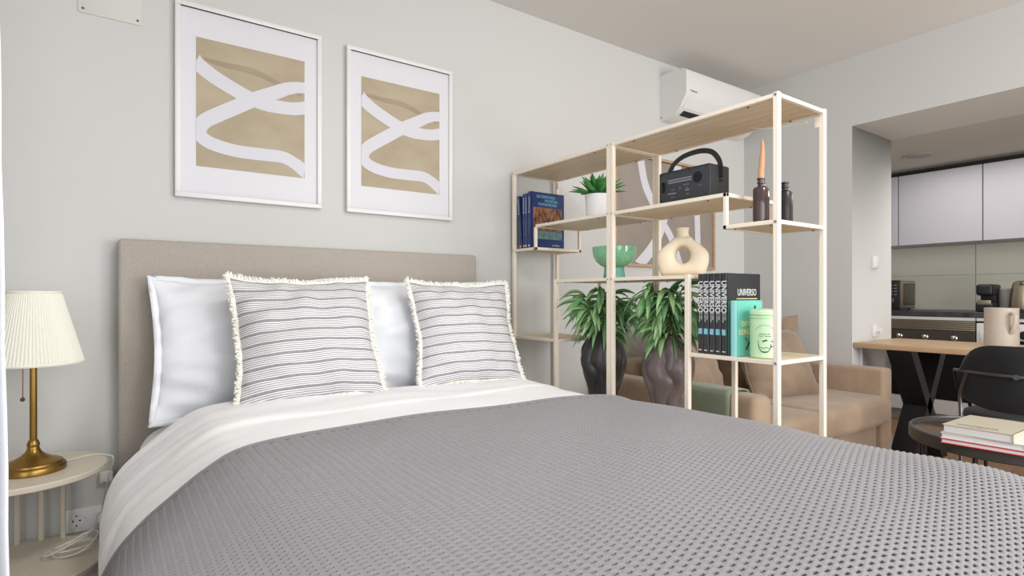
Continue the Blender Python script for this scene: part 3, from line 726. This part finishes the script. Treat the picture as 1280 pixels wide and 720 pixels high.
# leaves
def leaf(mb, base, d, up, L, Wd, droop, n=7, fold=.25, twist=0):
    d = Vector(d).normalized(); side = d.cross(Vector(up))
    if side.length < 1e-3: side = d.orthogonal()
    side.normalize(); p = Vector(base); cols = []
    side = (Matrix.Rotation(twist, 3, d) @ side)
    for i in range(n+1):
        t_ = i/n; wv = Wd/2*(sin(pi*min(1, t_**.75*.97+.03))**.85)*(1 if t_ < 1 else 0)
        nn = side.cross(d).normalized()
        cols.append((mb.bm.verts.new(p-side*wv+nn*wv*fold), mb.bm.verts.new(p), mb.bm.verts.new(p+side*wv+nn*wv*fold)))
        d = (d+Vector((0, 0, -1))*droop/n).normalized(); p = p+d*L/n
        side = (side-d*side.dot(d)).normalized()
    for a, b in zip(cols, cols[1:]):
        for k in (0, 1):
            try: mb.bm.faces.new((a[k], a[k+1], b[k+1], b[k]))
            except ValueError: pass
def foliage_build(mb, name, m, parent, th=.0012):
    o = mb.build(name, m, parent, ang=70); s = o.modifiers.new('t', 'SOLIDIFY'); s.thickness = th; s.offset = 0; return o
# succulent in a white pot
t = thing('potted_plant', 'spiky green succulent in a white pot on the upper shelf beside the navy books', 'plant', (1.850, 1.925, L2b+.0075))
MB().lathe([(0, 0), (.050, 0), (.053, .004), (.060, .118), (.0605, .120), (.057, .120), (.055, .110), (.0, .108)], n=48).build('pot', 'potwhite', t)
MB().lathe([(0, .109), (.054, .109)], n=24).build('soil', 'soil', t)
mb = MB(); rnd = random.Random(5)
for i in range(34):
    a = i*2.4+rnd.uniform(-.2, .2); el = R(84-66*(i/34))+rnd.uniform(-.1, .1)
    leaf(mb, (.02*cos(a), .02*sin(a), .112), (cos(a)*cos(el), sin(a)*cos(el), sin(el)), (0, 0, 1), .09+.03*(i/34)+rnd.uniform(0, .015), .034, .45*(i/34), fold=.45)
foliage_build(mb, 'leaves', 'leaf_bright', t, .002)
# tall ribbed vases and their leafy stems
def ribbed_vase(loc, m, label, rz, grp):
    o = thing('ribbed_vase', label, 'vase', loc, rz, grp)
    pr = [(0, 0), (.050, 0), (.055, .008), (.062, .05), (.074, .11), (.092, .17), (.103, .22), (.103, .262), (.093, .305), (.074, .340), (.056, .362), (.050, .374), (.047, .378), (.043, .372), (.045, .35), (.0, .31)]
    pr = [(p.x, p.z) for p in cat([(r, 0, z) for r, z in pr], 5)]
    def f(a, r, z):
        k = min(1, max(0, z/.09)); w_ = cos(3.5*(a+.16*sin(z*26+2*sin(a))+.10*sin(z*55+1)))
        q = abs(w_)**.42; return r*(1-.20*k*(1-q)+.03*k*sin(2*a+14*z)+.015*k*sin(5*a-30*z)), z
    MB().lathe(pr, n=168, f=f).build('vessel', m, o, ang=60); return o
ribbed_vase((1.845, 1.885, .4925), 'vase_black', 'tall charcoal ribbed vase behind the middle shelving posts', R(15), 'tall ribbed vases')
ribbed_vase((1.845, 1.512, .4925), 'vase_brown', 'tall brownish-grey ribbed vase to the left of the black volumes', R(40), 'tall ribbed vases')
def leafy(loc, label, seed, nst, m, Rr, grp):
    rnd = random.Random(seed); o = thing('leafy_branches', label, 'plant', loc, 0, grp); ms = MB(); ml = MB(); md = MB()
    for i in range(nst):
        a = 2*pi*i/nst+rnd.uniform(-.3, .3); rr = Rr*rnd.uniform(.25, 1.0); H = rnd.uniform(.13, .235)*(1.1-.35*rr/Rr)
        pts = cat([(.012*cos(a), .012*sin(a), -.10), (.016*cos(a), .016*sin(a), 0), (rr*.35*cos(a), rr*.35*sin(a), H*.6), (rr*.75*cos(a), rr*.75*sin(a), H)], 5)
        ms.tube(pts, .0022, 5)
        for k in range(5, len(pts)):
            for q in range(2 if k > 8 else 1):
                b = a+rnd.uniform(-1.4, 1.4); el = rnd.uniform(-.25, .95)
                leaf(ml if rnd.random() < .65 else md, pts[k], (cos(b)*cos(el), sin(b)*cos(el), sin(el)), (0, 0, 1), rnd.uniform(.11, .18), rnd.uniform(.020, .029), rnd.uniform(1.0, 2.1), fold=.3, twist=rnd.uniform(-.9, .9))
    ms.build('stems', 'stem', o); foliage_build(ml, 'leaves', m[0], o); foliage_build(md, 'leaves', m[1], o)
leafy((1.845, 1.885, .855), 'green leafy branches in the charcoal ribbed vase', 3, 10, ('leaf', 'leaf_dark'), .13, 'leafy branches in the vases')
leafy((1.845, 1.512, .860), 'green leafy branches in the brownish-grey ribbed vase', 8, 11, ('leaf', 'leaf_dark'), .13, 'leafy branches in the vases')
t = thing('spider_plant', 'low plant with thin yellow-green leaves on the bottom shelf below the books', 'plant', (1.845, 1.10, L0+.0075))
MB().lathe([(0, 0), (.055, 0), (.058, .004), (.072, .125), (.073, .128), (.068, .128), (.064, .11), (0, .108)], n=40).build('pot', 'potwhite', t)
MB().lathe([(0, .109), (.063, .109)], n=24).build('soil', 'soil', t)
mb = MB(); rnd = random.Random(21)
for i in range(22):
    a = i*2.4+rnd.uniform(-.3, .3); el = rnd.uniform(1.0, 1.45)
    leaf(mb, (.02*cos(a), .02*sin(a), .11), (cos(a)*cos(el), sin(a)*cos(el), sin(el)), (0, 0, 1), rnd.uniform(.26, .36), .012, rnd.uniform(1.2, 2.4), n=12, fold=.5)
foliage_build(mb, 'leaves', 'spider_leaf', t)
# loose cord under the top shelf
pts = cat([(1.93, 1.20, 1.652), (1.93, 1.16, 1.640), (1.94, 1.10, 1.628), (1.95, 1.05, 1.630), (1.95, 1.02, 1.622), (1.95, 1.00, 1.628)], 6)
tag(MB().tube(pts, .0018, 6).build('shelf_cord', 'white'), 'short white cord hanging under the top shelf above the bottles', 'cord')

# ------------------------------------------------------------ nightstand and lamp
NX, NY = -.225, 2.195
t = thing('nightstand', 'round two-tier cream bedside table with slatted back', 'bedside table', (NX, NY, 0))
for z, nm in ((.515, 'top'), (.235, 'lower_shelf')):
    MB().lathe([(0, -.018), (.207, -.018), (.210, -.015), (.210, -.003), (.207, 0), (0, 0)], c=(0, 0, z), n=96).build(nm, 'nightstand', t)
for k in range(7):
    a = R(62+k*18); x, y = .192*cos(a), .192*sin(a)
    mt = Matrix.Translation((x, y, 0)) @ Matrix.Rotation(a, 4, 'Z')
    MB().box(-.003, .003, -.007, .007, .0 if k in (0, 6) else .2175, .497, .002, 2, mt).build('slat', 'nightstand', t)
for sx in (-1, 1): MB().tube([(sx*.10, -.15, 0), (sx*.10, -.15, .22)], .014, 12).build('leg', 'nightstand', t)
LXp, LYp = -.192, 2.165
t = thing('table_lamp', 'brass table lamp with pleated cream shade on the bedside table', 'lamp', (LXp, LYp, .515))
MB().lathe([(0, 0), (.075, 0), (.078, .003), (.078, .015), (.0755, .019), (.071, .022), (.069, .027), (.058, .033), (.045, .037), (.040, .041), (.029, .047), (.020, .056), (.015, .066), (.013, .074), (.0, .078)], n=64).build('base', 'brass', t)
MB().lathe([(.0145, .072), (.0155, .08), (.012, .09), (.009, .093), (.0085, .34), (.012, .342), (.012, .39), (.0, .39)], n=24).build('pole', 'brass', t)
NP = 84
def plf(a, r, z): return (r*(1+.014*(1 if int(round(a/(2*pi)*NP*4)) % 4 < 2 else -1)), z)
MB().lathe([(.119, .318), (.065, .525)], n=NP*4, f=plf).build('lamp_shade', 'shade', t, smooth=False)
def ring(rr, z, h, nm): MB().lathe([(rr, z), (rr+.002, z+h/2), (rr, z+h), (rr-.002, z+h/2), (rr, z)], n=64).build(nm, 'shade', t)
ring(.1205, .314, .008, 'shade_hem'); ring(.066, .520, .008, 'shade_hem')
mb = MB()
for k in range(3):
    a = 2*pi*k/3; mb.tube([(0, 0, .385), (.05*cos(a), .05*sin(a), .47), (.064*cos(a), .064*sin(a), .515)], .0015, 6)
mb.build('shade_spider', 'brass', t)
dx, dy = cos(R(150)), sin(R(150))
mb = MB(); mb.tube([(.03*-.817, .03*.577, .345), (.032*-.817, .032*.577, .215)], .001, 6)
for i in range(22): mb.tube([(.031*-.817, .031*.577, .345-i*.006-.001), (.031*-.817, .031*.577, .345-i*.006-.004)], .0016, 6)
mb.lathe([(0, 0), (.005, .002), (.0065, .007), (.004, .012), (0, .013)], c=(.032*-.817, .032*.577, .203), n=16); mb.build('pull_chain', 'brass', t)
# wall sockets
t = thing('wall_socket', 'double white wall socket behind the bedside table', 'socket', (-.065, WY, .268))
MB().box(-.078, .078, -.009, 0, -.04, .04, .003).build('face_plate', 'socket', t)
for x in (-.037, .037):
    MB().lathe([(.0, .0006), (.019, .0006), (.019, .003), (.0225, .003), (.0225, -.001), (0, -.001)], n=32).build('socket_well', 'socket', t, loc=(x, -.0095, 0), rot=(R(90), 0, 0))
    mb = MB()
    for q in (-.0095, .0095): mb.tube([(x+q, -.0115, 0), (x+q, -.0105, 0)], .0027, 10)
    mb.box(x-.002, x+.002, -.0125, -.011, .014, .019); mb.box(x-.002, x+.002, -.0125, -.011, -.019, -.014); mb.build('pin_hole', 'darkhole', t)
mb = MB()
pts = [(-.13, 2.22, .5185), (-.06, 2.26, .5185), (-.015, 2.235, .5178), (.0, 2.225, .505), (-.012, 2.25, .45), (-.02, 2.30, .39), (-.028, 2.36, .33), (-.032, 2.39, .29), (-.030, 2.402, .27)]
mb.tube(cat(pts, 8), .0022, 6)
o = mb.build('lamp_cord', 'cord'); tag(o, 'white lamp cord running off the bedside table top down to the socket', 'cord')
mb = MB(); cx, cy = -.10, 2.20; pts = []
for i in range(60):
    a = i/60*2*pi*4; rx = .046+.012*sin(i*.21)+.005*(i//15); ry = .040+.006*cos(i*.33)
    pts.append((cx+rx*cos(a)+.010*sin(i*.1), cy+ry*sin(a)+.008*cos(i*.13), .2385+.0045*(i//15)+(.006+.018*sin(i*.11)**2)*(1+sin(a*1.0+.6+i*.03))))
pts += [(-.03, 2.26, .25), (-.015, 2.32, .27), (-.026, 2.37, .28), (-.028, 2.400, .268)]
mb.tube(cat(pts, 4), .0023, 6); o = mb.build('coiled_cable', 'cord'); tag(o, 'white cable coiled on the lower shelf of the bedside table', 'cable')
mb = MB(); mb.tube([(-.028, 2.408, .268), (-.028, 2.385, .268)], .017, 20); o = mb.build('plug', 'cord'); tag(o, 'white round plug pushed into the right wall socket', 'plug')
t2 = thing('socket_adaptor', 'small cream socket adaptor hanging by the edge of the bedside table', 'adaptor', (-.020, 2.405, .405))
MB().box(-.02, .02, -.012, .014, -.02, .02, .006, 3).build('adaptor_body', 'cord', t2)
MB().tube([(0, -.012, 0), (0, -.016, 0)], .013, 20).build('adaptor_face', 'socket', t2)
# curtain at the left
t = thing('curtain', 'white linen curtain edge hanging at the far left of the picture', 'curtain', (-.14, 1.05, 0))
n = 90; P = []
for k in range(30):
    z = .015+(CZ-.05)*k/29; row = []
    for i in range(n+1):
        u = i/n; flare = 1.0-.08*min(1, max(0, (z-.3)/2.2)) 
        x = .027 - .40*u*(.92+.08*flare) - (1-u)*.030*max(0, z-.25)/2.2 + .0008*sin(z*97)*(1-u)
        y = .045*sin(u*2*pi*5.5)*(.7+.3*sin(z*1.3+u*4)); row.append((x, y, z))
    P.append(row)
mb = MB(); mb.grid(P); o = mb.build('curtain_cloth', 'curtain', t, ang=80); s = o.modifiers.new('t', 'SOLIDIFY'); s.thickness = .003
MB().box(-1.06, .03, -.02, .02, CZ-.032, CZ-.001, .002).build('curtain_track', 'frame_white', t)

# ------------------------------------------------------------ sofa
sofa = thing('sofa', 'tan suede two-seat sofa in the corner behind the shelving', 'sofa', (3.03, 1.9, 0))
ox, oy = 3.03, 1.9
def sb(name, m, x0, x1, y0, y1, z0, z1, bev, seg=4): return MB().box(x0-ox, x1-ox, y0-oy, y1-oy, z0, z1, bev, seg).build(name, m, sofa)
sb('base', 'sofa', 2.42, 3.66, 1.47, 2.30, .10, .28, .02)
sb('arm', 'sofa', 2.27, 2.415, 1.39, 2.39, .08, .585, .035, 5)
sb('arm', 'sofa', 3.665, 3.79, 1.44, 2.39, .08, .60, .022, 5)
sb('back_rest', 'sofa', 2.42, 3.66, 2.22, 2.39, .20, .66, .04, 5)
def seatc(x0, x1):
    mb = MB(); mb.box(x0-ox, x1-ox, 1.40-oy, 2.22-oy, .285, .445, .045, 6); o = mb.build('seat_cushion', 'sofa', sofa)
seatc(2.42, 2.925); seatc(2.93, 3.70)
for x in (2.34, 3.7):
    for y in (1.5, 2.3): MB().tube([(x-ox, y-oy, 0), (x-ox, y-oy, .09)], .02, 10).build('leg', 'black', sofa)
for args in [(2.62, 2.02, .66, .50, .50, 72, 4, 'taupe suede back cushion on the left of the sofa, above the green throw'),
             (3.42, 2.07, .635, .52, .52, 74, -38, 'taupe suede cushion rising in the corner of the sofa behind the tin'),
             (3.22, 1.84, .625, .50, .42, 66, -12, 'taupe suede cushion lying forward on the sofa seat below the shelf')]:
    x, y, z, w, h, rx, rz, lb = args
    o, ol = pillow('sofa_cushion', 'sofa_cushion', w, h, .20, loc=(x, y, z), rot=(R(rx), 0, R(rz)), seed=int(x*100), wr=.008, pull=.03, power=3.2)
    tag(o, lb, 'cushion', 'loose cushions on the sofa')
    MB().tube(ol, .004, 6, closed=True).build('piping', 'sofa_cushion', o)
# throw over the left arm
P = []
sec = [(2.262, .36), (2.262, .55), (2.275, .585), (2.30, .594), (2.35, .595), (2.395, .592), (2.418, .575), (2.424, .53), (2.424, .455)]
sc = cat([(x, 0, z) for x, z in sec], 4)
for k in range(14):
    y = 1.53+.34*k/13; P.append([(p.x+(.003*sin(k*1.7+p.z*30) if p.z < .57 else 0)*(-1 if p.x < 2.3 else 1)*.8, y+.02*sin(p.z*9), p.z+.001*sin(k)) for p in sc])
mb = MB(); mb.grid(P); o = mb.build('sofa_throw', 'green_throw', ang=80); s = o.modifiers.new('t', 'SOLIDIFY'); s.thickness = .006; s.offset = 1
tag(o, 'sage green throw folded over the left arm of the sofa', 'throw')

# ------------------------------------------------------------ dining table, jug, chair
TZ = .735
t = thing('dining_table', 'oak-topped table with black crossed legs standing in the kitchen opening', 'table', (4.13, .80, 0))
MB().box(-.32, .32, -.86, .868, TZ-.032, TZ, .003, 2).build('table_top', 'tablewood', t)
def xleg(y, nm='leg'):
    for (a, b) in (((-.27, TZ-.035), (.22, .0)), ((.22, TZ-.035), (-.27, .0))):
        mb = MB(); w = .045; d = .0 if a[0] < 0 else .0
        mb.poly([(a[0]-w, y-.065, a[1]), (a[0]+w, y-.065, a[1]), (b[0]+w, y-.065, b[1]), (b[0]-w, y-.065, b[1])], (0, .13, 0)); mb.build(nm, 'black_metal', t)
xleg(.62); xleg(-.66)
t = thing('ceramic_jug', 'speckled beige stoneware jug with a handle on the table', 'jug', (4.27, 1.055, TZ))
MB().lathe([(0, 0), (.078, 0), (.081, .004), (.080, .08), (.079, .20), (.080, .222), (.077, .223), (.075, .20), (.074, .02), (0, .015)], n=64).build('vessel', 'jug', t)
va = math.atan2(-1.055, -4.27)+.55
hp = [(.078, .19), (.10, .192), (.118, .175), (.112, .13), (.095, .095), (.078, .075)]
MB().tube(cat([(r*cos(va), r*sin(va), z) for r, z in hp], 6), .010, 10, flat=(1.2, .8)).build('handle', 'jug', t)
ch = thing('dining_chair', 'black velvet chair with tubular metal hoop drawn up to the table', 'chair', (3.50, .775, 0), R(6))
n = 28; k2 = 14; P = []
def backpt(u, v, off):   # u -1..1 across, v 0..1 up
    zz = .500+.305*v*math.sqrt(max(0, 1-abs(u)**4.5*.93))+.045*abs(u)**3*(1-v)
    return Vector((-.215+.105*u*u-off-.045*v, (.232+.004*v)*u, zz))
mb = MB(); F_ = []; B_ = []
for sgn, off in ((0, -.022), (1, .022)):
    rows = [[mb.bm.verts.new(backpt(-1+2*j/n, i/k2, (off)*math.sqrt(max(0, 1-abs(-1+2*j/n)**6))*math.sqrt(max(.0, 1-abs(2*i/k2-1)**5)))) for j in range(n+1)] for i in range(k2+1)]
    for i in range(k2):
        for j in range(n):
            q = (rows[i][j], rows[i][j+1], rows[i+1][j+1], rows[i+1][j]); mb.bm.faces.new(q if sgn else q[::-1])
mb.build('backrest', 'velvet', ch, ang=80)
MB().lathe([(0, .415), (.20, .415), (.222, .425), (.232, .445), (.228, .468), (.20, .482), (0, .488)], n=56).build('seat', 'velvet', ch, ang=60)
mb = MB(); mb.tube([(-.268+.125*(i/14)**2, .242*i/14, .672) for i in range(-14, 15)], .008, 8); mb.build('hoop', 'gunmetal', ch)
MB().tube([(-.282, 0, .672), (-.262, 0, .672)], .012, 12).build('bolt', 'gunmetal', ch)
for s in (-1, 1):
    MB().tube(cat([(-.198, s*.182, .672), (-.17, s*.215, .56), (-.175, s*.212, .47), (-.21, s*.205, 0)], 5), .008, 8).build('leg', 'gunmetal', ch)
    MB().tube(cat([(-.143, s*.242, .672), (-.02, s*.248, .56), (.09, s*.215, .44), (.17, s*.205, 0)], 5), .008, 8).build('leg', 'black_metal', ch)
MB().lathe([(.195, .400), (.203, .404), (.203, .412), (.195, .414), (.195, .400)], n=40).build('seat_ring', 'black_metal', ch)

# ------------------------------------------------------------ coffee table and books
t = thing('coffee_table', 'round black coffee table with smoked mirror top beside the bed', 'table', (2.79, .655, 0))
MB().lathe([(.305, .458), (.322, .458), (.325, .462), (.325, .503), (.321, .507), (.312, .507), (.310, .500), (.305, .496), (.305, .458)], n=96).build('rim', 'black_table', t)
MB().lathe([(0, .486), (.306, .486), (.306, .496), (0, .496)], n=96).build('table_top', 'smoked', t)
for k in range(4):
    a = R(35+90*k)
    for dd in (-.035, .035): MB().tube([((.29)*cos(a+dd*2), .29*sin(a+dd*2), .46), ((.27)*cos(a+dd*2), .27*sin(a+dd*2), 0)], .007, 8).build('leg', 'black_metal', t)
MB().lathe([(.26, .06), (.272, .06), (.272, .07), (.26, .07), (.26, .06)], n=64).build('foot_ring', 'black_metal', t)
def flatbook(label, loc, rz, w, h, t_, cover, spine, pages='pages', title=None):
    o = thing('coffee_table_book', label, 'book', loc, rz, 'books stacked on the coffee table')
    c = .003; mb = MB()
    mb.box(-w/2, w/2, -h/2, h/2, 0, c, .0008, 1); mb.box(-w/2, w/2, -h/2, h/2, t_-c, t_, .0008, 1); mb.build('cover', cover, o)
    MB().box(w/2-.004, w/2+.001, -h/2, h/2, .0, t_, .0008, 1).build('spine', spine, o)
    MB().box(-w/2+.004, w/2-.004, -h/2+.004, h/2-.004, c, t_-c).build('pages', 'book_white', o)
    return o
rz = R(-90)
o = flatbook('red-bound book at the bottom of the stack on the black coffee table', (2.605, .665, .4970), rz+R(2), .238, .30, .017, 'book_red', 'book_red')
o = flatbook('white book with red spine in the middle of the coffee table stack', (2.605, .667, .5142), rz+R(2), .234, .295, .021, 'book_white', 'book_red')
o = flatbook('beige linen book with dark title on top of the coffee table stack', (2.590, .672, .5354), rz+R(-1), .200, .27, .030, 'book_beige', 'book_beige')
text('cover_title', 'ARCHITECTURE', .016, 'ink_black', o, fr((-.01, -.095, .0302), (1, 0, 0), (0, 1, 0)))
text('cover_subtitle', 'and interiors', .010, 'ink_tan', o, fr((.0, -.116, .0302), (1, 0, 0), (0, 1, 0)))

# ------------------------------------------------------------ switches on the jamb
t = thing('light_switch', 'small white wall switch on the side of the kitchen opening', 'switch', (4.12, JY, 1.252))
MB().box(-.04, .04, -.014, 0, -.04, .04, .003).build('switch_plate', 'socket', t); MB().box(-.022, .022, -.018, -.012, -.028, .028, .002).build('rocker', 'socket', t)
t = thing('wall_socket', 'white socket with a white plug low on the kitchen opening just above the table', 'socket', (4.12, JY, .80))
MB().box(-.04, .04, -.012, 0, -.04, .04, .003).build('face_plate', 'socket', t); MB().tube([(0, -.008, 0), (0, -.04, 0)], .016, 16).build('plug_top', 'socket', t)
t = thing('wall_socket', 'narrow white cable cover on the wall under the end of the oak table', 'socket', (3.92, JY, .62))
MB().box(-.007, .007, -.012, 0, -.085, .085, .002).build('cover_strip', 'socket', t)

# ------------------------------------------------------------ kitchen
CX = 5.30; CT = .905
def cabinet(y0, y1, label):
    t = thing('wall_cabinet', label, 'cabinet', (5.5, (y0+y1)/2, 1.462), 0, 'kitchen wall cabinets'); hw = (y1-y0)/2
    MB().box(.02, .398, -hw, hw, 0, .586).build('body', 'cabinet', t)
    MB().box(0, .019, -hw+.002, hw-.002, -.004, .588, .0015, 1).build('door', 'cabinet', t); return t
cabinet(2.05, KY-.002, 'lilac grey wall cabinet at the far left, mostly hidden by the opening')
cabinet(1.474, 2.046, 'wide lilac grey wall cabinet above the microwave')
cabinet(.898, 1.470, 'lilac grey wall cabinet above the kettle and coffee maker')
cabinet(.322, .894, 'lilac grey wall cabinet right of the frame edge')
struct(box('gap_shadow_1', 'cab_gap_shadow', 5.60, KX, .3, KY, 2.053, KZ))  # dark filler painted as the shade in the gap above the cabinets
m = MB()
for y0, y1 in ((1.626, KY), (.68, 1.620), (OY, .674)):
    for z0, z1 in ((CT+.002, 1.205), (1.208, 1.46)): m.box(KX-.01, KX-.0005, y0, y1, z0, z1, .0008, 1)
tag(m.build('backsplash', 'backsplash'), 'greige panelled backsplash between worktop and wall cabinets', 'backsplash')
tag(MB().box(CX, KX-.011, -.5, KY-.002, CT-.04, CT, .002, 1).build('worktop', 'worktop'), 'dark slate kitchen worktop running along the back wall', 'worktop')
# range oven
t = thing('oven', 'built-in oven with ribbed vent and three silver knobs under the worktop', 'oven', (CX, 1.765, 0)); hw = .30
MB().box(.03, .57, -hw, hw, .10, CT-.042).build('body', 'steel_dark', t)
MB().box(.004, .03, -hw, hw, .838, CT-.043, .001, 1).build('top_strip', 'plinth', t)
mb = MB(); mb.box(.012, .03, -hw, hw, .757, .835)
for i in range(5): mb.box(.0, .013, -hw, hw, .760+i*.0152, .770+i*.0152, .003, 2)
mb.build('vent_grille', 'steel', t)
MB().box(.002, .03, -hw, hw, .635, .754, .002, 1).build('control_panel', 'steel_dark', t)
for y in (.20, .02, -.17):
    MB().lathe([(0, 0), (.022, 0), (.022, .004), (.016, .008), (.0145, .026), (.010, .031), (0, .031)], n=24).build('knob', 'chrome', t, loc=(.002, y, .700), rot=(0, R(-90), 0))
MB().box(.002, .03, -hw, hw, .215, .630, .002, 1).build('oven_door', 'oven_glass', t)
mb = MB(); mb.tube([(-.03, -.22, .585), (-.03, .22, .585)], .008, 10)
for y in (-.2, .2): mb.tube([(-.03, y, .585), (.004, y, .585)], .006, 8)
mb.build('door_handle', 'steel_dark', t)
MB().box(.0008, .003, -.02, .04, .256, .264).build('badge', 'steel', t)
MB().box(.004, .03, -hw, hw, .10, .212, .001, 1).build('lower_drawer', 'plinth', t)
# base cupboard left of the oven
t = thing('base_cabinet', 'grey base cupboard in the kitchen corner left of the oven', 'cabinet', (CX, 2.34, 0))
MB().box(.02, .57, -.272, .275, .10, CT-.042).build('body', 'cabinet', t); MB().box(0, .019, -.270, .275, .10, CT-.045, .001, 1).build('door', 'cabinet', t)
struct(box('baseboard_kitchen', 'grey_plastic', CX+.05, CX+.065, -.5, KY-.002, 0, .098))
# washing machine
t = thing('washing_machine', 'white front-loading washing machine under the worktop right of the oven', 'washing machine', (CX, 1.16, 0)); hw = .297
MB().box(.02, .57, -hw, hw, .02, .825, .004).build('body', 'white', t)
MB().box(.004, .022, -hw, hw, .66, .822, .004).build('control_panel', 'white', t)
MB().box(-.001, .006, .12, .275, .675, .765, .004).build('detergent_drawer', 'white', t)
MB().box(-.003, .0, .15, .245, .705, .735, .004).build('drawer_grip', 'grey_plastic', t)
MB().lathe([(0, 0), (.032, 0), (.030, .016), (.0, .018)], n=32).build('program_dial', 'black', t, loc=(.004, .02, .745), rot=(0, R(-90), 0))
MB().box(.0, .005, -.25, .07, .665, .705, .002).build('display', 'oven_glass', t)
MB().lathe([(.11, 0), (.175, 0), (.185, .012), (.175, .028), (.13, .030), (.115, .012), (.11, 0)], n=64).build('door_ring', 'chrome', t, loc=(.02, 0, .40), rot=(0, R(-90), 0))
MB().lathe([(0, .0), (.115, .0), (.115, .014), (.07, .035), (0, .04)], n=48).build('door_glass', 'oven_glass', t, loc=(.02, 0, .40), rot=(0, R(-90), 0))
tag(MB().box(CX+.004, CX+.03, .863, 1.457, .838, CT-.043, .001, 1).build('worktop_rail', 'plinth'), 'white rail under the worktop above the washing machine', 'rail')
t = thing('base_cabinet', 'grey base cupboard to the right of the washing machine', 'cabinet', (CX, .55, 0))
MB().box(.02, .57, -.30, .30, .10, CT-.042).build('body', 'cabinet', t); MB().box(0, .019, -.298, .298, .10, CT-.045, .001, 1).build('door', 'cabinet', t)
# microwave
t = thing('microwave', 'black-fronted silver microwave on the worktop at the left by the opening', 'microwave', (5.36, 2.185, CT))
MB().box(.012, .33, -.20, .22, .012, .252, .012, 3).build('body', 'steel', t)
MB().box(.0, .014, -.075, .22, .010, .254, .004).build('door', 'oven_glass', t)
MB().box(.0, .014, -.20, -.078, .010, .254, .004).build('control_panel', 'black', t)
MB().box(.07, .30, -.206, -.196, .045, .225, .010, 4).build('side_panel', 'steel_dark', t)
for i in range(4):
    for j in range(3): MB().box(-.002, .001, -.180+j*.032, -.160+j*.032, .130+i*.026, .138+i*.026).build('button', 'radio_print', t)
MB().lathe([(.016, 0), (.022, 0), (.020, .008), (.014, .008), (.016, 0)], n=32).build('dial', 'chrome', t, loc=(-.001, -.138, .085), rot=(0, R(-90), 0))
mb = MB()
for x in (.04, .29):
    for y in (-.16, .17): mb.tube([(x, y, 0), (x, y, .012)], .012, 10)
mb.build('foot', 'black', t)
# coffee maker
t = thing('coffee_maker', 'small black capsule coffee maker on the worktop beside the kettle', 'coffee maker', (5.44, 1.435, CT))
MB().box(-.05, .17, -.052, .052, .0, .075, .01, 3).build('base', 'black', t); MB().box(.045, .17, -.048, .048, .07, .20, .01, 3).build('body', 'black', t)
MB().box(-.05, .16, -.052, .052, .125, .212, .02, 5).build('head', 'black', t); MB().box(-.053, -.045, -.042, .042, .055, .09, .003).build('drip_tray', 'steel', t)
MB().lathe([(0, 0), (.042, 0), (.042, .17), (.036, .178), (0, .18)], n=32).build('water_tank', 'grey_plastic', t, loc=(.13, -.085, .004))
# kettle
t = thing('kettle', 'brushed steel electric kettle on the worktop at the right edge', 'kettle', (5.44, 1.215, CT))
MB().lathe([(0, 0), (.085, 0), (.088, .008), (.084, .022), (0, .022)], n=48).build('base', 'black', t)
MB().lathe([(0, .023), (.084, .023), (.086, .03), (.080, .12), (.066, .205), (.060, .222), (.04, .232), (0, .236)], n=64).build('body', 'steel', t)
MB().tube(cat([(.02, -.062, .215), (.0, -.10, .222), (.0, -.118, .18), (.0, -.115, .09), (.0, -.088, .05)], 6), .011, 10).build('handle', 'black', t)
MB().poly([(-.055, -.02, .19), (-.055, .02, .19), (-.085, .0, .215)], (0, 0, .012)).build('spout', 'steel', t)
tag(MB().tube(cat([(5.56, 1.305, CT+.012), (5.60, 1.325, CT+.12), (5.66, 1.33, CT+.15), (5.75, 1.31, CT+.14), (5.875, 1.29, CT+.13)], 8), .004, 6).build('appliance_cord', 'black'), 'black power cord between the coffee maker and the kettle', 'cord')
t = thing('wall_socket', 'white socket on the backsplash behind the coffee maker', 'socket', (KX-.010, 1.29, CT+.13))
MB().box(-.012, 0, -.04, .04, -.04, .04, .003).build('face_plate', 'socket', t)
t = thing('ceiling_vent', 'round white flush ceiling vent in front of the kitchen wall cabinets', 'vent', (5.02, 1.73, KZ))  # round vent in the kitchen ceiling, gives no light
MB().lathe([(0, -.004), (.075, -.004), (.09, -.010), (.098, -.008), (.10, 0)], n=48).build('disc', 'kceiling', t)
MB().lathe([(.098, -.008), (.102, -.006), (.102, 0), (.1, 0)], n=48).build('rim', 'grey_plastic', t)
# unseen lamp housing, added to go with the overhead fill light
t = thing('added_ceiling_lamp', 'added flat white square lamp housing, unseen, over the foot of the bed', 'lamp', (.75, .35, CZ))
MB().box(-.22, .22, -.22, .22, -.05, 0, .006).build('added_lamp_housing', 'frame_white', t)
